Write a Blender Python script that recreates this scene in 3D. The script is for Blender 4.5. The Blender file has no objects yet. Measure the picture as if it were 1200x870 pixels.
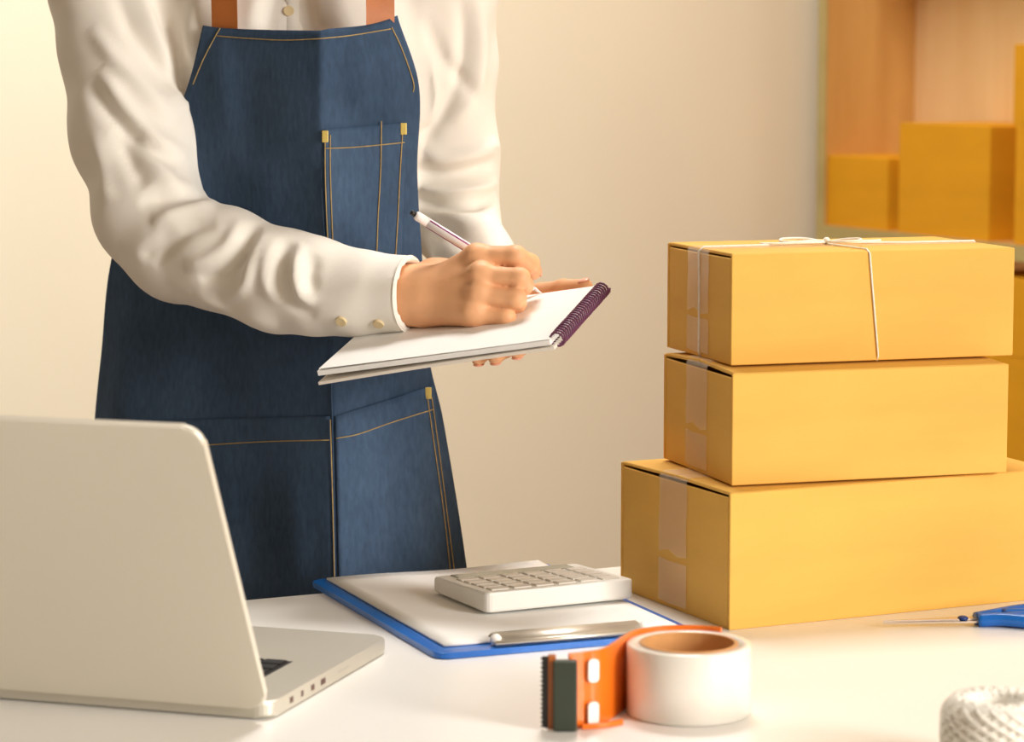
import bpy, bmesh, math, random
import numpy as np
from mathutils import Vector, Matrix

random.seed(7)
np.random.seed(7)
SC = bpy.context.scene
COL = SC.collection

# ------------------------------------------------------------------ camera
CAM_Z, PITCH, FPX = 1.21, 0.1148, 3200.0
cd = bpy.data.cameras.new('camera')
cd.sensor_width = 36.0
cd.lens = FPX / 1200 * 36.0
cd.clip_start = 0.05
cd.dof.use_dof = True
cd.dof.focus_distance = 2.33
cd.dof.aperture_fstop = 8.0
cam = bpy.data.objects.new('camera', cd)
cam.location = (0, 0, CAM_Z)
cam.rotation_euler = (math.pi / 2 - PITCH, 0, 0)
COL.objects.link(cam)
SC.camera = cam

# ------------------------------------------------------------------ world, exposure
w = bpy.data.worlds.new('daylight')
SC.world = w
w.use_nodes = True
wb = w.node_tree.nodes['Background']
wb.inputs[0].default_value = (0.93, 0.96, 1.0, 1)
wb.inputs[1].default_value = 0.3
SC.view_settings.view_transform = 'Standard'
SC.view_settings.look = 'None'
SC.view_settings.gamma = 1.0
SC.view_settings.use_curve_mapping = False
SC.view_settings.exposure = 0.52
try:
    SC.cycles.max_bounces = 8
    SC.cycles.diffuse_bounces = 5
    SC.cycles.sample_clamp_indirect = 6.0
except Exception:
    pass

# room frame: origin in the corner behind the shelf, +u along the back wall to the right, +v away from the camera
YAW = math.radians(25.4)
UX, UY = math.cos(YAW), math.sin(YAW)
CORNER = Vector((0.645, 4.504, 0.0))


def room(u, v, z=0.0):
    return Vector((CORNER.x + UX * u - UY * v, CORNER.y + UY * u + UX * v, z))


ROOM_W, ROOM_L, ROOM_H = 4.4, 8.0, 2.9


def area_light(name, u, v, z, sx, sz, into_yaw, power, color):
    ld = bpy.data.lights.new(name, 'AREA')
    ld.shape = 'RECTANGLE'
    ld.size, ld.size_y = sx, sz
    ld.energy = power
    ld.color = color
    o = bpy.data.objects.new(name, ld)
    o.location = room(u, v, z)
    o.rotation_euler = (math.pi / 2, 0, into_yaw)     # shines along its -Z
    COL.objects.link(o)
    return o


# daylight through the big window in the right wall
WIN_R = (-7.0, -4.3, 1.0, 2.75)        # v0, v1, z0, z1
area_light('window_daylight', 0.02, (WIN_R[0] + WIN_R[1]) / 2, (WIN_R[2] + WIN_R[3]) / 2,
           WIN_R[1] - WIN_R[0], WIN_R[3] - WIN_R[2], YAW + math.pi / 2, 270, (1.0, 0.965, 0.905))


# ------------------------------------------------------------------ small helpers
def ray(px, py):
    c, s = math.cos(PITCH), math.sin(PITCH)
    X, U = (px - 600) / FPX, (435 - py) / FPX
    return Vector((X, c + U * s, -s + U * c))


def at(px, py, Y):
    r = ray(px, py)
    return Vector((0, 0, CAM_Z)) + r * (Y / r.y)


def smooth(me):
    for p in me.polygons:
        p.use_smooth = True


def link(name, me, mat=None, parent=None, loc=None, rot=None):
    o = bpy.data.objects.new(name, me)
    COL.objects.link(o)
    if mat is not None and hasattr(me, 'materials'):
        me.materials.append(mat)
    if parent is not None:
        o.parent = parent
    if loc is not None:
        o.location = loc
    if rot is not None:
        o.rotation_euler = rot
    return o


def obj(name, bm, mat, parent=None, loc=None, rot=None, sm=False):
    bmesh.ops.recalc_face_normals(bm, faces=bm.faces)
    me = bpy.data.meshes.new(name)
    bm.to_mesh(me)
    bm.free()
    if sm:
        smooth(me)
    return link(name, me, mat, parent, loc, rot)


def tag(o, label=None, cat=None, group=None, kind=None):
    if label: o['label'] = label
    if cat: o['category'] = cat
    if group: o['group'] = group
    if kind: o['kind'] = kind
    return o


def empty(name, loc=(0, 0, 0), rz=0.0):
    o = bpy.data.objects.new(name, None)
    o.location = loc
    o.rotation_euler = (0, 0, rz)
    o.empty_display_size = 0.05
    COL.objects.link(o)
    return o


def copy_tree(o, parent=None):
    c = o.copy()
    COL.objects.link(c)
    c.parent = parent
    for ch in list(o.children):
        copy_tree(ch, c)
    return c


def add_box(bm, x0, x1, y0, y1, z0, z1, bev=0.0, seg=2):
    r = bmesh.ops.create_cube(bm, size=1.0)
    vs = r['verts']
    for v in vs:
        v.co = Vector((x0 + (v.co.x + .5) * (x1 - x0), y0 + (v.co.y + .5) * (y1 - y0), z0 + (v.co.z + .5) * (z1 - z0)))
    if bev > 0:
        es = {e for v in vs for e in v.link_edges}
        bmesh.ops.bevel(bm, geom=list(es), offset=bev, segments=seg, profile=0.5, affect='EDGES')


def box_bm(*a, **k):
    bm = bmesh.new()
    add_box(bm, *a, **k)
    return bm


def add_prism(bm, pts, z0, z1, bev=0.0, seg=2, M=None):
    """outline in x/y pulled up from z0 to z1"""
    vb = [bm.verts.new((x, y, z0)) for x, y in pts]
    vt = [bm.verts.new((x, y, z1)) for x, y in pts]
    n = len(pts)
    fb = bm.faces.new(vb[::-1])
    ft = bm.faces.new(vt)
    for i in range(n):
        bm.faces.new((vb[i], vb[(i + 1) % n], vt[(i + 1) % n], vt[i]))
    if bev > 0:
        es = list(set(ft.edges) | set(fb.edges))
        r = bmesh.ops.bevel(bm, geom=es, offset=bev, segments=seg, profile=0.5, affect='EDGES')
    if M is not None:
        bm.verts.ensure_lookup_table()
        for v in bm.verts:
            v.co = M @ v.co


def rrect(x0, x1, y0, y1, r, n=6):
    pts = []
    for cx, cy, a0 in ((x1 - r, y1 - r, 0), (x0 + r, y1 - r, 90), (x0 + r, y0 + r, 180), (x1 - r, y0 + r, 270)):
        for i in range(n + 1):
            a = math.radians(a0 + 90 * i / n)
            pts.append((cx + r * math.cos(a), cy + r * math.sin(a)))
    return pts


def add_tube(bm, pts, rad, seg=8, caps=True, flat=1.0):
    """tube along points; rad is a number or a list"""
    P = [Vector(p) for p in pts]
    n = len(P)
    R = rad if isinstance(rad, (list, tuple)) else [rad] * n
    T = []
    for i in range(n):
        t = (P[min(i + 1, n - 1)] - P[max(i - 1, 0)])
        T.append(t.normalized() if t.length > 1e-9 else Vector((0, 0, 1)))
    up = Vector((0, 0, 1)) if abs(T[0].z) < .9 else Vector((1, 0, 0))
    N = (up - T[0] * up.dot(T[0])).normalized()
    rings = []
    for i in range(n):
        N = N - T[i] * N.dot(T[i])
        N = N.normalized() if N.length > 1e-6 else T[i].orthogonal().normalized()
        B = T[i].cross(N)
        rings.append([bm.verts.new(P[i] + (N * math.cos(2 * math.pi * k / seg) * flat + B * math.sin(2 * math.pi * k / seg)) * R[i])
                      for k in range(seg)])
    for i in range(n - 1):
        for k in range(seg):
            bm.faces.new((rings[i][k], rings[i][(k + 1) % seg], rings[i + 1][(k + 1) % seg], rings[i + 1][k]))
    if caps:
        bm.faces.new(rings[0][::-1])
        bm.faces.new(rings[-1])


def add_lathe(bm, prof, seg=48, closed=True, c=(0, 0, 0)):
    """profile of (radius, z); closed profile makes a ring"""
    rings = [[bm.verts.new((c[0] + r * math.cos(2 * math.pi * k / seg), c[1] + r * math.sin(2 * math.pi * k / seg), c[2] + z))
              for k in range(seg)] for r, z in prof]
    n = len(prof)
    for i in range(n if closed else n - 1):
        a, b = rings[i], rings[(i + 1) % n]
        for k in range(seg):
            bm.faces.new((a[k], a[(k + 1) % seg], b[(k + 1) % seg], b[k]))
    if not closed:
        bm.faces.new(rings[0][::-1])
        bm.faces.new(rings[-1])


def catmull(pts, n=8):
    P = [np.array(p, float) for p in pts]
    P = [2 * P[0] - P[1]] + P + [2 * P[-1] - P[-2]]
    out = []
    for i in range(1, len(P) - 2):
        a, b, c, d = P[i - 1:i + 3]
        for k in range(n):
            t = k / n
            out.append(.5 * (2 * b + (c - a) * t + (2 * a - 5 * b + 4 * c - d) * t * t + (3 * b - a - 3 * c + d) * t ** 3))
    out.append(P[-2])
    return out


# ------------------------------------------------------------------ materials
def srgb(r, g, b):
    def f(c):
        c /= 255.0
        return c / 12.92 if c <= .04045 else ((c + .055) / 1.055) ** 2.4
    return (f(r), f(g), f(b), 1.0)


def mat(name, col, rough=0.6, metal=0.0, var=0.0, scale=20.0, stretch=(1, 1, 1), bump=0.0, bscale=None, col2=None,
        trans=0.0, alpha=1.0, sheen=0.0, spec=0.5, coat=0.0, sss=0.0):
    m = bpy.data.materials.new(name)
    m.use_nodes = True
    nt = m.node_tree
    b = nt.nodes['Principled BSDF']
    b.inputs['Base Color'].default_value = col
    b.inputs['Roughness'].default_value = rough
    b.inputs['Metallic'].default_value = metal
    b.inputs['Specular IOR Level'].default_value = spec
    b.inputs['Transmission Weight'].default_value = trans
    b.inputs['Alpha'].default_value = alpha
    b.inputs['Sheen Weight'].default_value = sheen
    b.inputs['Coat Weight'].default_value = coat
    if sss > 0:
        b.inputs['Subsurface Weight'].default_value = sss
        b.inputs['Subsurface Radius'].default_value = (0.01, 0.004, 0.002)
        b.inputs['Subsurface Scale'].default_value = 0.5
    if var > 0 or bump > 0:
        tc = nt.nodes.new('ShaderNodeTexCoord')
        mp = nt.nodes.new('ShaderNodeMapping')
        mp.inputs['Scale'].default_value = stretch
        nt.links.new(tc.outputs['Object'], mp.inputs['Vector'])
    if var > 0:
        nz = nt.nodes.new('ShaderNodeTexNoise')
        nz.inputs['Scale'].default_value = scale
        nz.inputs['Detail'].default_value = 5
        nt.links.new(mp.outputs['Vector'], nz.inputs['Vector'])
        rp = nt.nodes.new('ShaderNodeValToRGB')
        c2 = col2 if col2 else tuple(max(0, c * (1 - var)) for c in col[:3]) + (1,)
        c1 = col if col2 else tuple(min(1, c * (1 + var * .6)) for c in col[:3]) + (1,)
        rp.color_ramp.elements[0].position = .3
        rp.color_ramp.elements[1].position = .7
        rp.color_ramp.elements[0].color = c2
        rp.color_ramp.elements[1].color = c1
        nt.links.new(nz.outputs['Fac'], rp.inputs['Fac'])
        nt.links.new(rp.outputs['Color'], b.inputs['Base Color'])
    if bump > 0:
        nb = nt.nodes.new('ShaderNodeTexNoise')
        nb.inputs['Scale'].default_value = bscale or scale * 4
        nb.inputs['Detail'].default_value = 3
        nt.links.new(mp.outputs['Vector'], nb.inputs['Vector'])
        bp = nt.nodes.new('ShaderNodeBump')
        bp.inputs['Strength'].default_value = bump
        bp.inputs['Distance'].default_value = 0.002
        nt.links.new(nb.outputs['Fac'], bp.inputs['Height'])
        nt.links.new(bp.outputs['Normal'], b.inputs['Normal'])
    return m


def denim(name, col, col2):
    m = mat(name, col, rough=.85, var=.3, scale=9, col2=col2, spec=.15)
    nt = m.node_tree
    b = nt.nodes['Principled BSDF']
    tc = nt.nodes.new('ShaderNodeTexCoord')
    mp = nt.nodes.new('ShaderNodeMapping')
    mp.inputs['Scale'].default_value = (1, 1, .35)
    nt.links.new(tc.outputs['Object'], mp.inputs['Vector'])
    nz = nt.nodes.new('ShaderNodeTexNoise')
    nz.inputs['Scale'].default_value = 260
    nz.inputs['Detail'].default_value = 2
    nt.links.new(mp.outputs['Vector'], nz.inputs['Vector'])
    mx = nt.nodes.new('ShaderNodeMix')
    mx.data_type = 'RGBA'
    mx.blend_type = 'OVERLAY'
    mx.inputs['Factor'].default_value = .3
    src = b.inputs['Base Color'].links[0].from_socket
    nt.links.new(src, mx.inputs[6])
    nt.links.new(nz.outputs['Fac'], mx.inputs[7])
    nt.links.new(mx.outputs[2], b.inputs['Base Color'])
    bp = nt.nodes.new('ShaderNodeBump')
    bp.inputs['Strength'].default_value = .25
    bp.inputs['Distance'].default_value = .001
    nt.links.new(nz.outputs['Fac'], bp.inputs['Height'])
    nt.links.new(bp.outputs['Normal'], b.inputs['Normal'])
    return m


def wood(name, c1, c2, scale=3.0, stretch=(9, 9, 1), rough=.55):
    return mat(name, c1, rough=rough, var=.4, scale=scale, stretch=stretch, col2=c2, bump=.08, bscale=20)


M = {}
M['wall'] = mat('wall_paint', srgb(236, 226, 202), rough=.9, var=.02, scale=3, spec=.2)
M['ceiling'] = mat('ceiling_paint', srgb(150, 138, 122), rough=.9, var=.02, scale=3, spec=.2)
M['wall_dark'] = mat('wall_taupe_paint', srgb(122, 112, 100), rough=.9, var=.02, scale=3, spec=.2)
M['floor'] = wood('floor_walnut', srgb(120, 88, 60), srgb(96, 68, 46), 2.0, (1, 10, 1), .4)
M['trim'] = mat('trim_white', srgb(240, 238, 232), rough=.5, var=.02)
M['desk'] = mat('desk_white', srgb(246, 245, 242), rough=.3, var=.015, scale=6, spec=.4)
M['desk_leg'] = mat('desk_leg_white', srgb(225, 224, 220), rough=.4, var=.02)
M['card'] = mat('cardboard', srgb(234, 184, 90), rough=.72, var=.07, scale=7, stretch=(1, 1, 4), bump=.05, bscale=160, spec=.25)
M['card2'] = mat('cardboard_shelf', srgb(226, 160, 28), rough=.75, var=.06, scale=6, stretch=(1, 1, 4), bump=.05, bscale=160, spec=.2)
M['card_edge'] = mat('cardboard_edge', srgb(196, 142, 62), rough=.85, var=.25, scale=90)
M['film'] = mat('clear_packing_tape', srgb(250, 228, 202), rough=.14, var=.05, scale=22, alpha=.32, spec=.6, bump=.12, bscale=30)
M['string'] = mat('white_string', srgb(246, 240, 226), rough=.8, var=.1, scale=300)
M['shirt'] = mat('shirt_cotton', srgb(244, 239, 230), rough=.8, var=.02, scale=30, bump=.05, bscale=500, sheen=.1, spec=.2)
M['denim'] = denim('denim', srgb(70, 91, 119), srgb(54, 73, 97))
M['denim_lit'] = denim('denim_lit_side', srgb(75, 97, 126), srgb(57, 77, 103))  # lit copy of the denim: light right of the crease put into the colour
M['thread'] = mat('tan_thread', srgb(178, 152, 100), rough=.7, var=.2, scale=200)
M['rivet'] = mat('brass_bartack', srgb(220, 196, 110), rough=.45, var=.1, metal=.2)
M['leather'] = mat('tan_leather', srgb(186, 108, 48), rough=.5, var=.12, scale=30, bump=.15, bscale=250)
M['skin'] = mat('skin', srgb(236, 178, 132), rough=.5, var=.07, scale=40, bump=.06, bscale=350, sss=.12, spec=.35)
M['nail'] = mat('nail', srgb(240, 172, 144), rough=.3, var=.04)
M['hair'] = mat('dark_hair', srgb(38, 28, 24), rough=.45, var=.3, scale=60, stretch=(6, 6, 1))
M['eye'] = mat('eye_white', srgb(238, 236, 232), rough=.2, var=.02)
M['trousers'] = mat('beige_trousers', srgb(184, 168, 140), rough=.85, var=.06, scale=60)
M['shoe'] = mat('white_shoe', srgb(225, 222, 214), rough=.5, var=.04)
M['button'] = mat('shirt_button', srgb(226, 205, 160), rough=.3, var=.05)
M['alu'] = mat('aluminium', srgb(226, 220, 205), rough=.45, metal=.3, var=.015, scale=8)
M['alu_deck'] = mat('aluminium_deck', srgb(208, 203, 190), rough=.42, metal=.5, var=.015, scale=8)
M['alu_edge'] = mat('aluminium_edge', srgb(226, 223, 214), rough=.3, metal=.7, var=.015)
M['key'] = mat('black_key', srgb(24, 24, 26), rough=.5, var=.1)
M['port'] = mat('port_dark', srgb(86, 54, 46), rough=.4, var=.1)
M['screen'] = mat('dark_screen', srgb(12, 12, 14), rough=.1, var=.1)
M['trackpad'] = mat('trackpad', srgb(196, 192, 182), rough=.3, metal=.5, var=.02)
M['blue'] = mat('blue_plastic', srgb(6, 104, 198), rough=.35, var=.04, coat=.2)
M['navy'] = mat('dark_blue_plastic', srgb(18, 52, 120), rough=.35, var=.05)
M['paper'] = mat('paper', srgb(244, 243, 240), rough=.85, var=.015, scale=10, spec=.2)
M['paper_edge'] = mat('notepad_cover', srgb(232, 224, 212), rough=.8, var=.04, spec=.2)
M['chrome'] = mat('brushed_chrome', srgb(226, 218, 204), rough=.38, metal=.75, var=.04, scale=40)
M['calc'] = mat('calculator_shell', srgb(232, 231, 226), rough=.45, var=.015)
M['calc_key'] = mat('calculator_key', srgb(222, 216, 206), rough=.5, var=.03)
M['lcd'] = mat('lcd_glass', srgb(150, 152, 138), rough=.2, var=.05)
M['orange'] = mat('orange_plastic', srgb(246, 122, 14), rough=.28, var=.05, trans=.15, coat=.3)
M['brown'] = mat('brown_plastic', srgb(168, 92, 34), rough=.4, var=.08)
M['dark_guard'] = mat('dark_green_guard', srgb(48, 56, 42), rough=.55, var=.12, scale=30)
M['black'] = mat('black_steel', srgb(26, 20, 18), rough=.4, var=.1)
M['white_plastic'] = mat('white_plastic', srgb(244, 240, 234), rough=.4, var=.02)
M['tape'] = mat('white_tape', srgb(240, 235, 226), rough=.22, var=.02, scale=12, coat=.4, sss=.2)
M['core'] = mat('tape_core_card', srgb(205, 150, 92), rough=.8, var=.12, scale=40)
M['twine'] = mat('white_twine', srgb(240, 236, 226), rough=.85, var=.1, scale=200)
M['pen_white'] = mat('pen_white', srgb(246, 238, 236), rough=.25, var=.02)
M['pen_purple'] = mat('pen_purple', srgb(150, 70, 122), rough=.3, var=.05)
M['purple'] = mat('purple_wire', srgb(104, 52, 84), rough=.35, var=.1)
M['steel'] = mat('scissor_steel', srgb(226, 212, 200), rough=.3, metal=.85, var=.03)
M['shelf_wood'] = wood('shelf_wood', srgb(226, 178, 104), srgb(200, 146, 74), 2.2, (7, 7, .8))
M['shelf_back'] = wood('shelf_back_wood', srgb(244, 212, 160), srgb(232, 190, 130), 2.0, (7, 7, .7))
M['shelf_edge'] = wood('shelf_edge_wood', srgb(200, 182, 122), srgb(176, 156, 96), 2.0, (1, 1, 6))
M['glass'] = mat('window_glass', (1, 1, 1, 1), rough=.02, trans=1.0, var=.001)


# ------------------------------------------------------------------ the room
def struct(name, bm, m, parent=None):
    o = obj(name, bm, m, parent, CORNER, (0, 0, YAW))
    if parent is None:
        o['kind'] = 'structure'
    return o


struct('floor', box_bm(-ROOM_W - .1, .1, -ROOM_L - .1, .1, -.1, 0), M['floor'])
struct('ceiling', box_bm(-ROOM_W - .1, .1, -ROOM_L - .1, .1, ROOM_H, ROOM_H + .1), M['ceiling'])
struct('wall_back', box_bm(-ROOM_W - .1, .1, 0, .1, 0, ROOM_H), M['wall'])
struct('wall_left', box_bm(-ROOM_W - .1, -ROOM_W, -ROOM_L, 0, 0, ROOM_H), M['wall_dark'])
bm = bmesh.new()
add_box(bm, 0, .1, WIN_R[1], 0, 0, ROOM_H)
add_box(bm, 0, .1, -ROOM_L, WIN_R[0], 0, ROOM_H)
add_box(bm, 0, .1, WIN_R[0], WIN_R[1], 0, WIN_R[2])
add_box(bm, 0, .1, WIN_R[0], WIN_R[1], WIN_R[3], ROOM_H)
struct('wall_right', bm, M['wall'])
struct('wall_front', box_bm(-ROOM_W - .1, .1, -ROOM_L - .1, -ROOM_L, 0, ROOM_H), M['wall_dark'])
for nm, bx in (('baseboard_back', (-ROOM_W, 0, -.015, 0)), ('baseboard_left', (-ROOM_W, -ROOM_W + .015, -ROOM_L, -.015)),
               ('baseboard_right', (-.015, 0, -ROOM_L, -.015))):
    struct(nm, box_bm(bx[0], bx[1], bx[2], bx[3], 0, .09, bev=.004), M['trim'])


def window_frame(n, a0, a1, z0, z1, along_v, pos):
    bm = bmesh.new()
    t, d = .05, .03

    def bar(p0, p1, q0, q1):
        if along_v:
            add_box(bm, pos, pos + d, p0, p1, q0, q1)
        else:
            add_box(bm, p0, p1, pos - d, pos, q0, q1)
    bar(a0, a1, z0, z0 + t)
    bar(a0, a1, z1 - t, z1)
    bar(a0, a0 + t, z0 + t, z1 - t)
    bar(a1 - t, a1, z0 + t, z1 - t)
    bar((a0 + a1) / 2 - .02, (a0 + a1) / 2 + .02, z0 + t, z1 - t)
    struct('window_%d' % n, bm, M['trim'])


window_frame(1, WIN_R[0], WIN_R[1], WIN_R[2], WIN_R[3], True, .06)

# an unseen ceiling spotlight, added only to brighten the back wall
M['lamp'] = mat('lamp_lens', (1, 1, 1, 1), rough=.5)
M['lamp'].node_tree.nodes['Principled BSDF'].inputs['Emission Color'].default_value = (.97, .98, 1, 1)
M['lamp'].node_tree.nodes['Principled BSDF'].inputs['Emission Strength'].default_value = 6.0


def added_wall_spot(u, v, aim, label, watts):
    t = tag(empty('added_wall_spotlight', room(u, v, ROOM_H)), label, 'spotlight')
    bm = bmesh.new()
    add_lathe(bm, [(.045, -.02), (.045, 0)], 24, closed=False)
    obj('mount', bm, M['trim'], t)
    bm = bmesh.new()
    add_tube(bm, [(0, 0, -.02), (0, 0, -.09)], .008, 10)
    obj('stem', bm, M['trim'], t)
    d = (aim - (t.location + Vector((0, 0, -.11)))).normalized()
    q = (-d).to_track_quat('Z', 'Y')
    bm = bmesh.new()
    add_lathe(bm, [(.0, .06), (.035, .06), (.045, .03), (.045, -.06), (.041, -.06), (.041, .02), (.0, .02)], 28)
    c = obj('lamp_can', bm, M['trim'], t, loc=(0, 0, -.11))
    c.rotation_mode = 'QUATERNION'
    c.rotation_quaternion = q
    bm = bmesh.new()
    add_lathe(bm, [(.040, -.045), (.040, -.042)], 24, closed=False)
    obj('lens', bm, M['lamp'], c)
    ld = bpy.data.lights.new('wall_fill_glow', 'SPOT')
    ld.energy = watts
    ld.color = (.86, .94, 1)
    ld.spot_size = math.radians(95)
    ld.spot_blend = 1.0
    ld.shadow_soft_size = .04
    lo_ = bpy.data.objects.new('wall_fill_glow', ld)
    lo_.parent = t
    lo_.location = Vector((0, 0, -.11)) + d * .07
    lo_.rotation_mode = 'QUATERNION'
    lo_.rotation_quaternion = q
    COL.objects.link(lo_)


added_wall_spot(-2.15, -1.0, room(-1.75, 0, 1.1), 'added white ceiling spotlight that brightens the back wall', 62)


def ceiling_panel(u, v, label, watts):
    t = tag(empty('ceiling_light', room(u, v, ROOM_H), YAW), label, 'ceiling light')
    bm = bmesh.new()
    for x0, x1, y0, y1 in ((-.32, .32, -.32, -.29), (-.32, .32, .29, .32), (-.32, -.29, -.29, .29), (.29, .32, -.29, .29)):
        add_box(bm, x0, x1, y0, y1, -.03, 0)
    obj('frame', bm, M['trim'], t)
    obj('diffuser', box_bm(-.29, .29, -.29, .29, -.022, -.012), M['lamp'], t)
    ld = bpy.data.lights.new('panel_glow', 'AREA')
    ld.shape = 'SQUARE'
    ld.size = .56
    ld.energy = watts
    ld.color = (1, .96, .90)
    lo_ = bpy.data.objects.new('panel_glow', ld)
    lo_.parent = t
    lo_.location = (0, 0, -.035)
    COL.objects.link(lo_)


ceiling_panel(-1.1, -1.15, 'square ceiling panel lamp above the far side of the desk', 22)

# ------------------------------------------------------------------ desk (table frame: +x along its back edge, y=0 at the back edge)
DESK_Z = .75
TY = math.radians(25.4)
desk = tag(empty('desk', (-.2254, 2.2886, 0), TY), 'white desk with smooth pale top carrying the laptop, clipboard and parcels', 'desk')
obj('desktop', box_bm(-1.05, 1.15, -.82, 0, DESK_Z - .028, DESK_Z, bev=.002), M['desk'], desk)
obj('apron_rail', box_bm(-.98, 1.08, -.76, -.06, DESK_Z - .09, DESK_Z - .028), M['desk_leg'], desk)
for x in (-.99, 1.05):
    for y in (-.77, -.09):
        obj('leg', box_bm(x, x + .05, y, y + .05, 0, DESK_Z - .028, bev=.003), M['desk_leg'], desk)


# ------------------------------------------------------------------ parcels
def add_quad_panel(bm, x0, x1, y0, y1, z0, z1, bev=.0015):
    add_box(bm, x0, x1, y0, y1, z0, z1, bev=bev)


def parcel(name, label, x, y, z, yaw, L, W, H, card, tape=True, group=None, bulge=0.0):
    """carton: x along its long face, y to the back; origin at its near corner"""
    t = .003
    e = tag(empty(name, (x, y, z), yaw), label, 'box', group)
    bm = bmesh.new()
    add_box(bm, 0, L, 0, t, 0, H - .0005, bev=.001)
    add_box(bm, 0, L, W - t, W, 0, H - .0005, bev=.001)
    add_box(bm, .0008, t, t + .0018, W - t, 0, H - .0042, bev=.0008)
    add_box(bm, L - t, L, t, W - t, 0, H - .003, bev=.0008)
    add_box(bm, t, L - t, t, W - t, 0, t)
    obj('body', bm, card, e)
    g = .0018
    for y0, y1 in ((.001, W / 2 - .0006), (W / 2 + .0006, W - .001)):
        bm = box_bm(g, L - g, y0, y1, H - .003, H, bev=.0011)
        for v in bm.verts:
            v.co.z += bulge * (1 - abs(v.co.y - W / 2) / (W / 2))
        obj('flap', bm, card, e)
    if tape:
        tw = .024
        bm = bmesh.new()
        yc = W / 2
        # strip runs along the seam on top and folds down the end faces, with a few creases
        path = [(-.0004, .42 * H), (-.0006, .6 * H), (-.0004, .8 * H), (-.0005, H - .002), (.004, H + .0004)] + \
               [(L * k / 6, H + .0005) for k in range(1, 6)] + [(L - .004, H + .0004), (L + .0005, H - .002), (L + .0005, .45 * H)]
        rows = []
        for i, (px_, pz_) in enumerate(path):
            rows.append([bm.verts.new((px_, yc + tw * (j - 1.5) / 1.5 + (.001 * math.sin(i * 2.1)), pz_ + (bulge if pz_ > H else 0) + (.0025 * math.sin(j * 4 + i) if i in (0, len(path) - 1) else 0)))
                         for j in range(4)])
        for i in range(len(rows) - 1):
            for j in range(3):
                bm.faces.new((rows[i][j], rows[i][j + 1], rows[i + 1][j + 1], rows[i + 1][j]))
        o = obj('tape_strip', bm, M['film'], e, sm=True)
        o['label'] = 'clear shiny packing tape strip'
        # piece folded up from the bottom seam
        bm = bmesh.new()
        rows = [[bm.verts.new((-.0005 - .0003 * (j % 2), yc + tw * (j - 1.5) / 1.5, zz + .002 * math.sin(3 * j))) for j in range(4)]
                for zz in (.004, .12 * H, .3 * H, .36 * H)]
        for i in range(3):
            for j in range(3):
                bm.faces.new((rows[i][j], rows[i][j + 1], rows[i + 1][j + 1], rows[i + 1][j]))
        obj('tape_strip', bm, M['film'], e, sm=True)
    return e


B1 = (.175, 2.1625, DESK_Z, .4356, .315, .192, .112)
B2 = (.178, 2.1876, DESK_Z + .1140, .2991, .247, .160, .0918)
B3 = (.1787, 2.2151, DESK_Z + .2090, .3051, .256, .148, .0915)
parcel('cardboard_box', 'largest yellow-brown cardboard box, lowest of the stack on the white desk', *B1, M['card'], bulge=.0015)
parcel('cardboard_box', 'plain yellow-brown cardboard box in the middle of the stack of three', *B2, M['card'], bulge=.0032)
p3 = parcel('cardboard_box', 'string-tied cardboard box on top of the stack of three', *B3, M['card'])
L3, W3, H3 = B3[4:]
bm = bmesh.new()
r = .00085
o_ = .0011
xs0, xs1 = .121, .131           # top and bottom of the slanting front string
add_tube(bm, [(xs0, W3 + o_, H3 * .2), (xs0, W3 + o_, H3 - .002), (xs0, W3 - .003, H3 + o_), (xs0 - .004, .07, H3 + o_), (xs0, .003, H3 + o_),
              (xs0 + .001, -o_, H3 - .002), (xs1, -o_, .004), (xs1, .0015, -.0003)], r, 6)
yl = W3 * .47
add_tube(bm, [(.001, yl, .0002), (-o_, yl, .004), (-o_, yl, H3 * .55), (-o_, yl + .001, H3 - .002), (.003, yl, H3 + o_), (.06, yl + .004, H3 + o_), (xs0 - .004, .075, H3 + o_ + .001),
              (.19, yl, H3 + o_), (L3 - .003, yl, H3 + o_), (L3 + o_, yl, H3 - .003), (L3 + o_, yl, .004)], r, 6)
# bow of the knot with two loops and two loose ends
k0 = Vector((xs0 - .004, .075, H3 + .002))
for loop in ([(0, 0, 0), (-.015, .012, .003), (-.034, .014, .003), (-.040, .004, .0015), (-.028, -.004, .0015), (-.012, -.002, .002), (0, 0, .001)],
             [(0, 0, 0), (.012, -.008, .003), (.022, -.02, .004), (.014, -.03, .003), (.004, -.024, .002), (0, 0, .001)],
             [(0, 0, 0), (-.02, -.01, .001), (-.045, -.006, .0005), (-.06, .002, .0002)],
             [(0, 0, 0), (.02, .006, .001), (.04, .002, .0005), (.055, .01, .0002)]):
    add_tube(bm, [k0 + Vector(p) for p in catmull(loop, 5)], r * 1.15, 6)
bmesh.ops.create_icosphere(bm, subdivisions=2, radius=.0032, matrix=Matrix.Translation(k0 + Vector((0, 0, .0015))))
so = obj('string', bm, M['string'], p3, sm=True)
so['label'] = 'thin white string tied in a bow'


# ------------------------------------------------------------------ laptop
lap_yaw = -.3123
lap = tag(empty('laptop', (-.168, 1.8605, DESK_Z), lap_yaw), 'open silver laptop seen from behind on the near left of the desk', 'laptop')
LW, LD = .345, .236
bm = bmesh.new()
add_prism(bm, rrect(-LW, 0, 0, LD, .012, 6), .0012, .0125, bev=.0022)
obj('base', bm, M['alu_deck'], lap, sm=False)
for x in (-.02, -LW + .02):
    for y in (.02, LD - .02):
        bm = bmesh.new()
        bmesh.ops.create_cone(bm, cap_ends=True, segments=16, radius1=.006, radius2=.007, depth=.0014, matrix=Matrix.Translation((x, y, .0007)))
        obj('foot', bm, M['key'], lap)
LT = .471
LL = .237
lm = Matrix.Translation((0, -.002, .010)) @ Matrix.Rotation(LT, 4, 'X')
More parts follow.
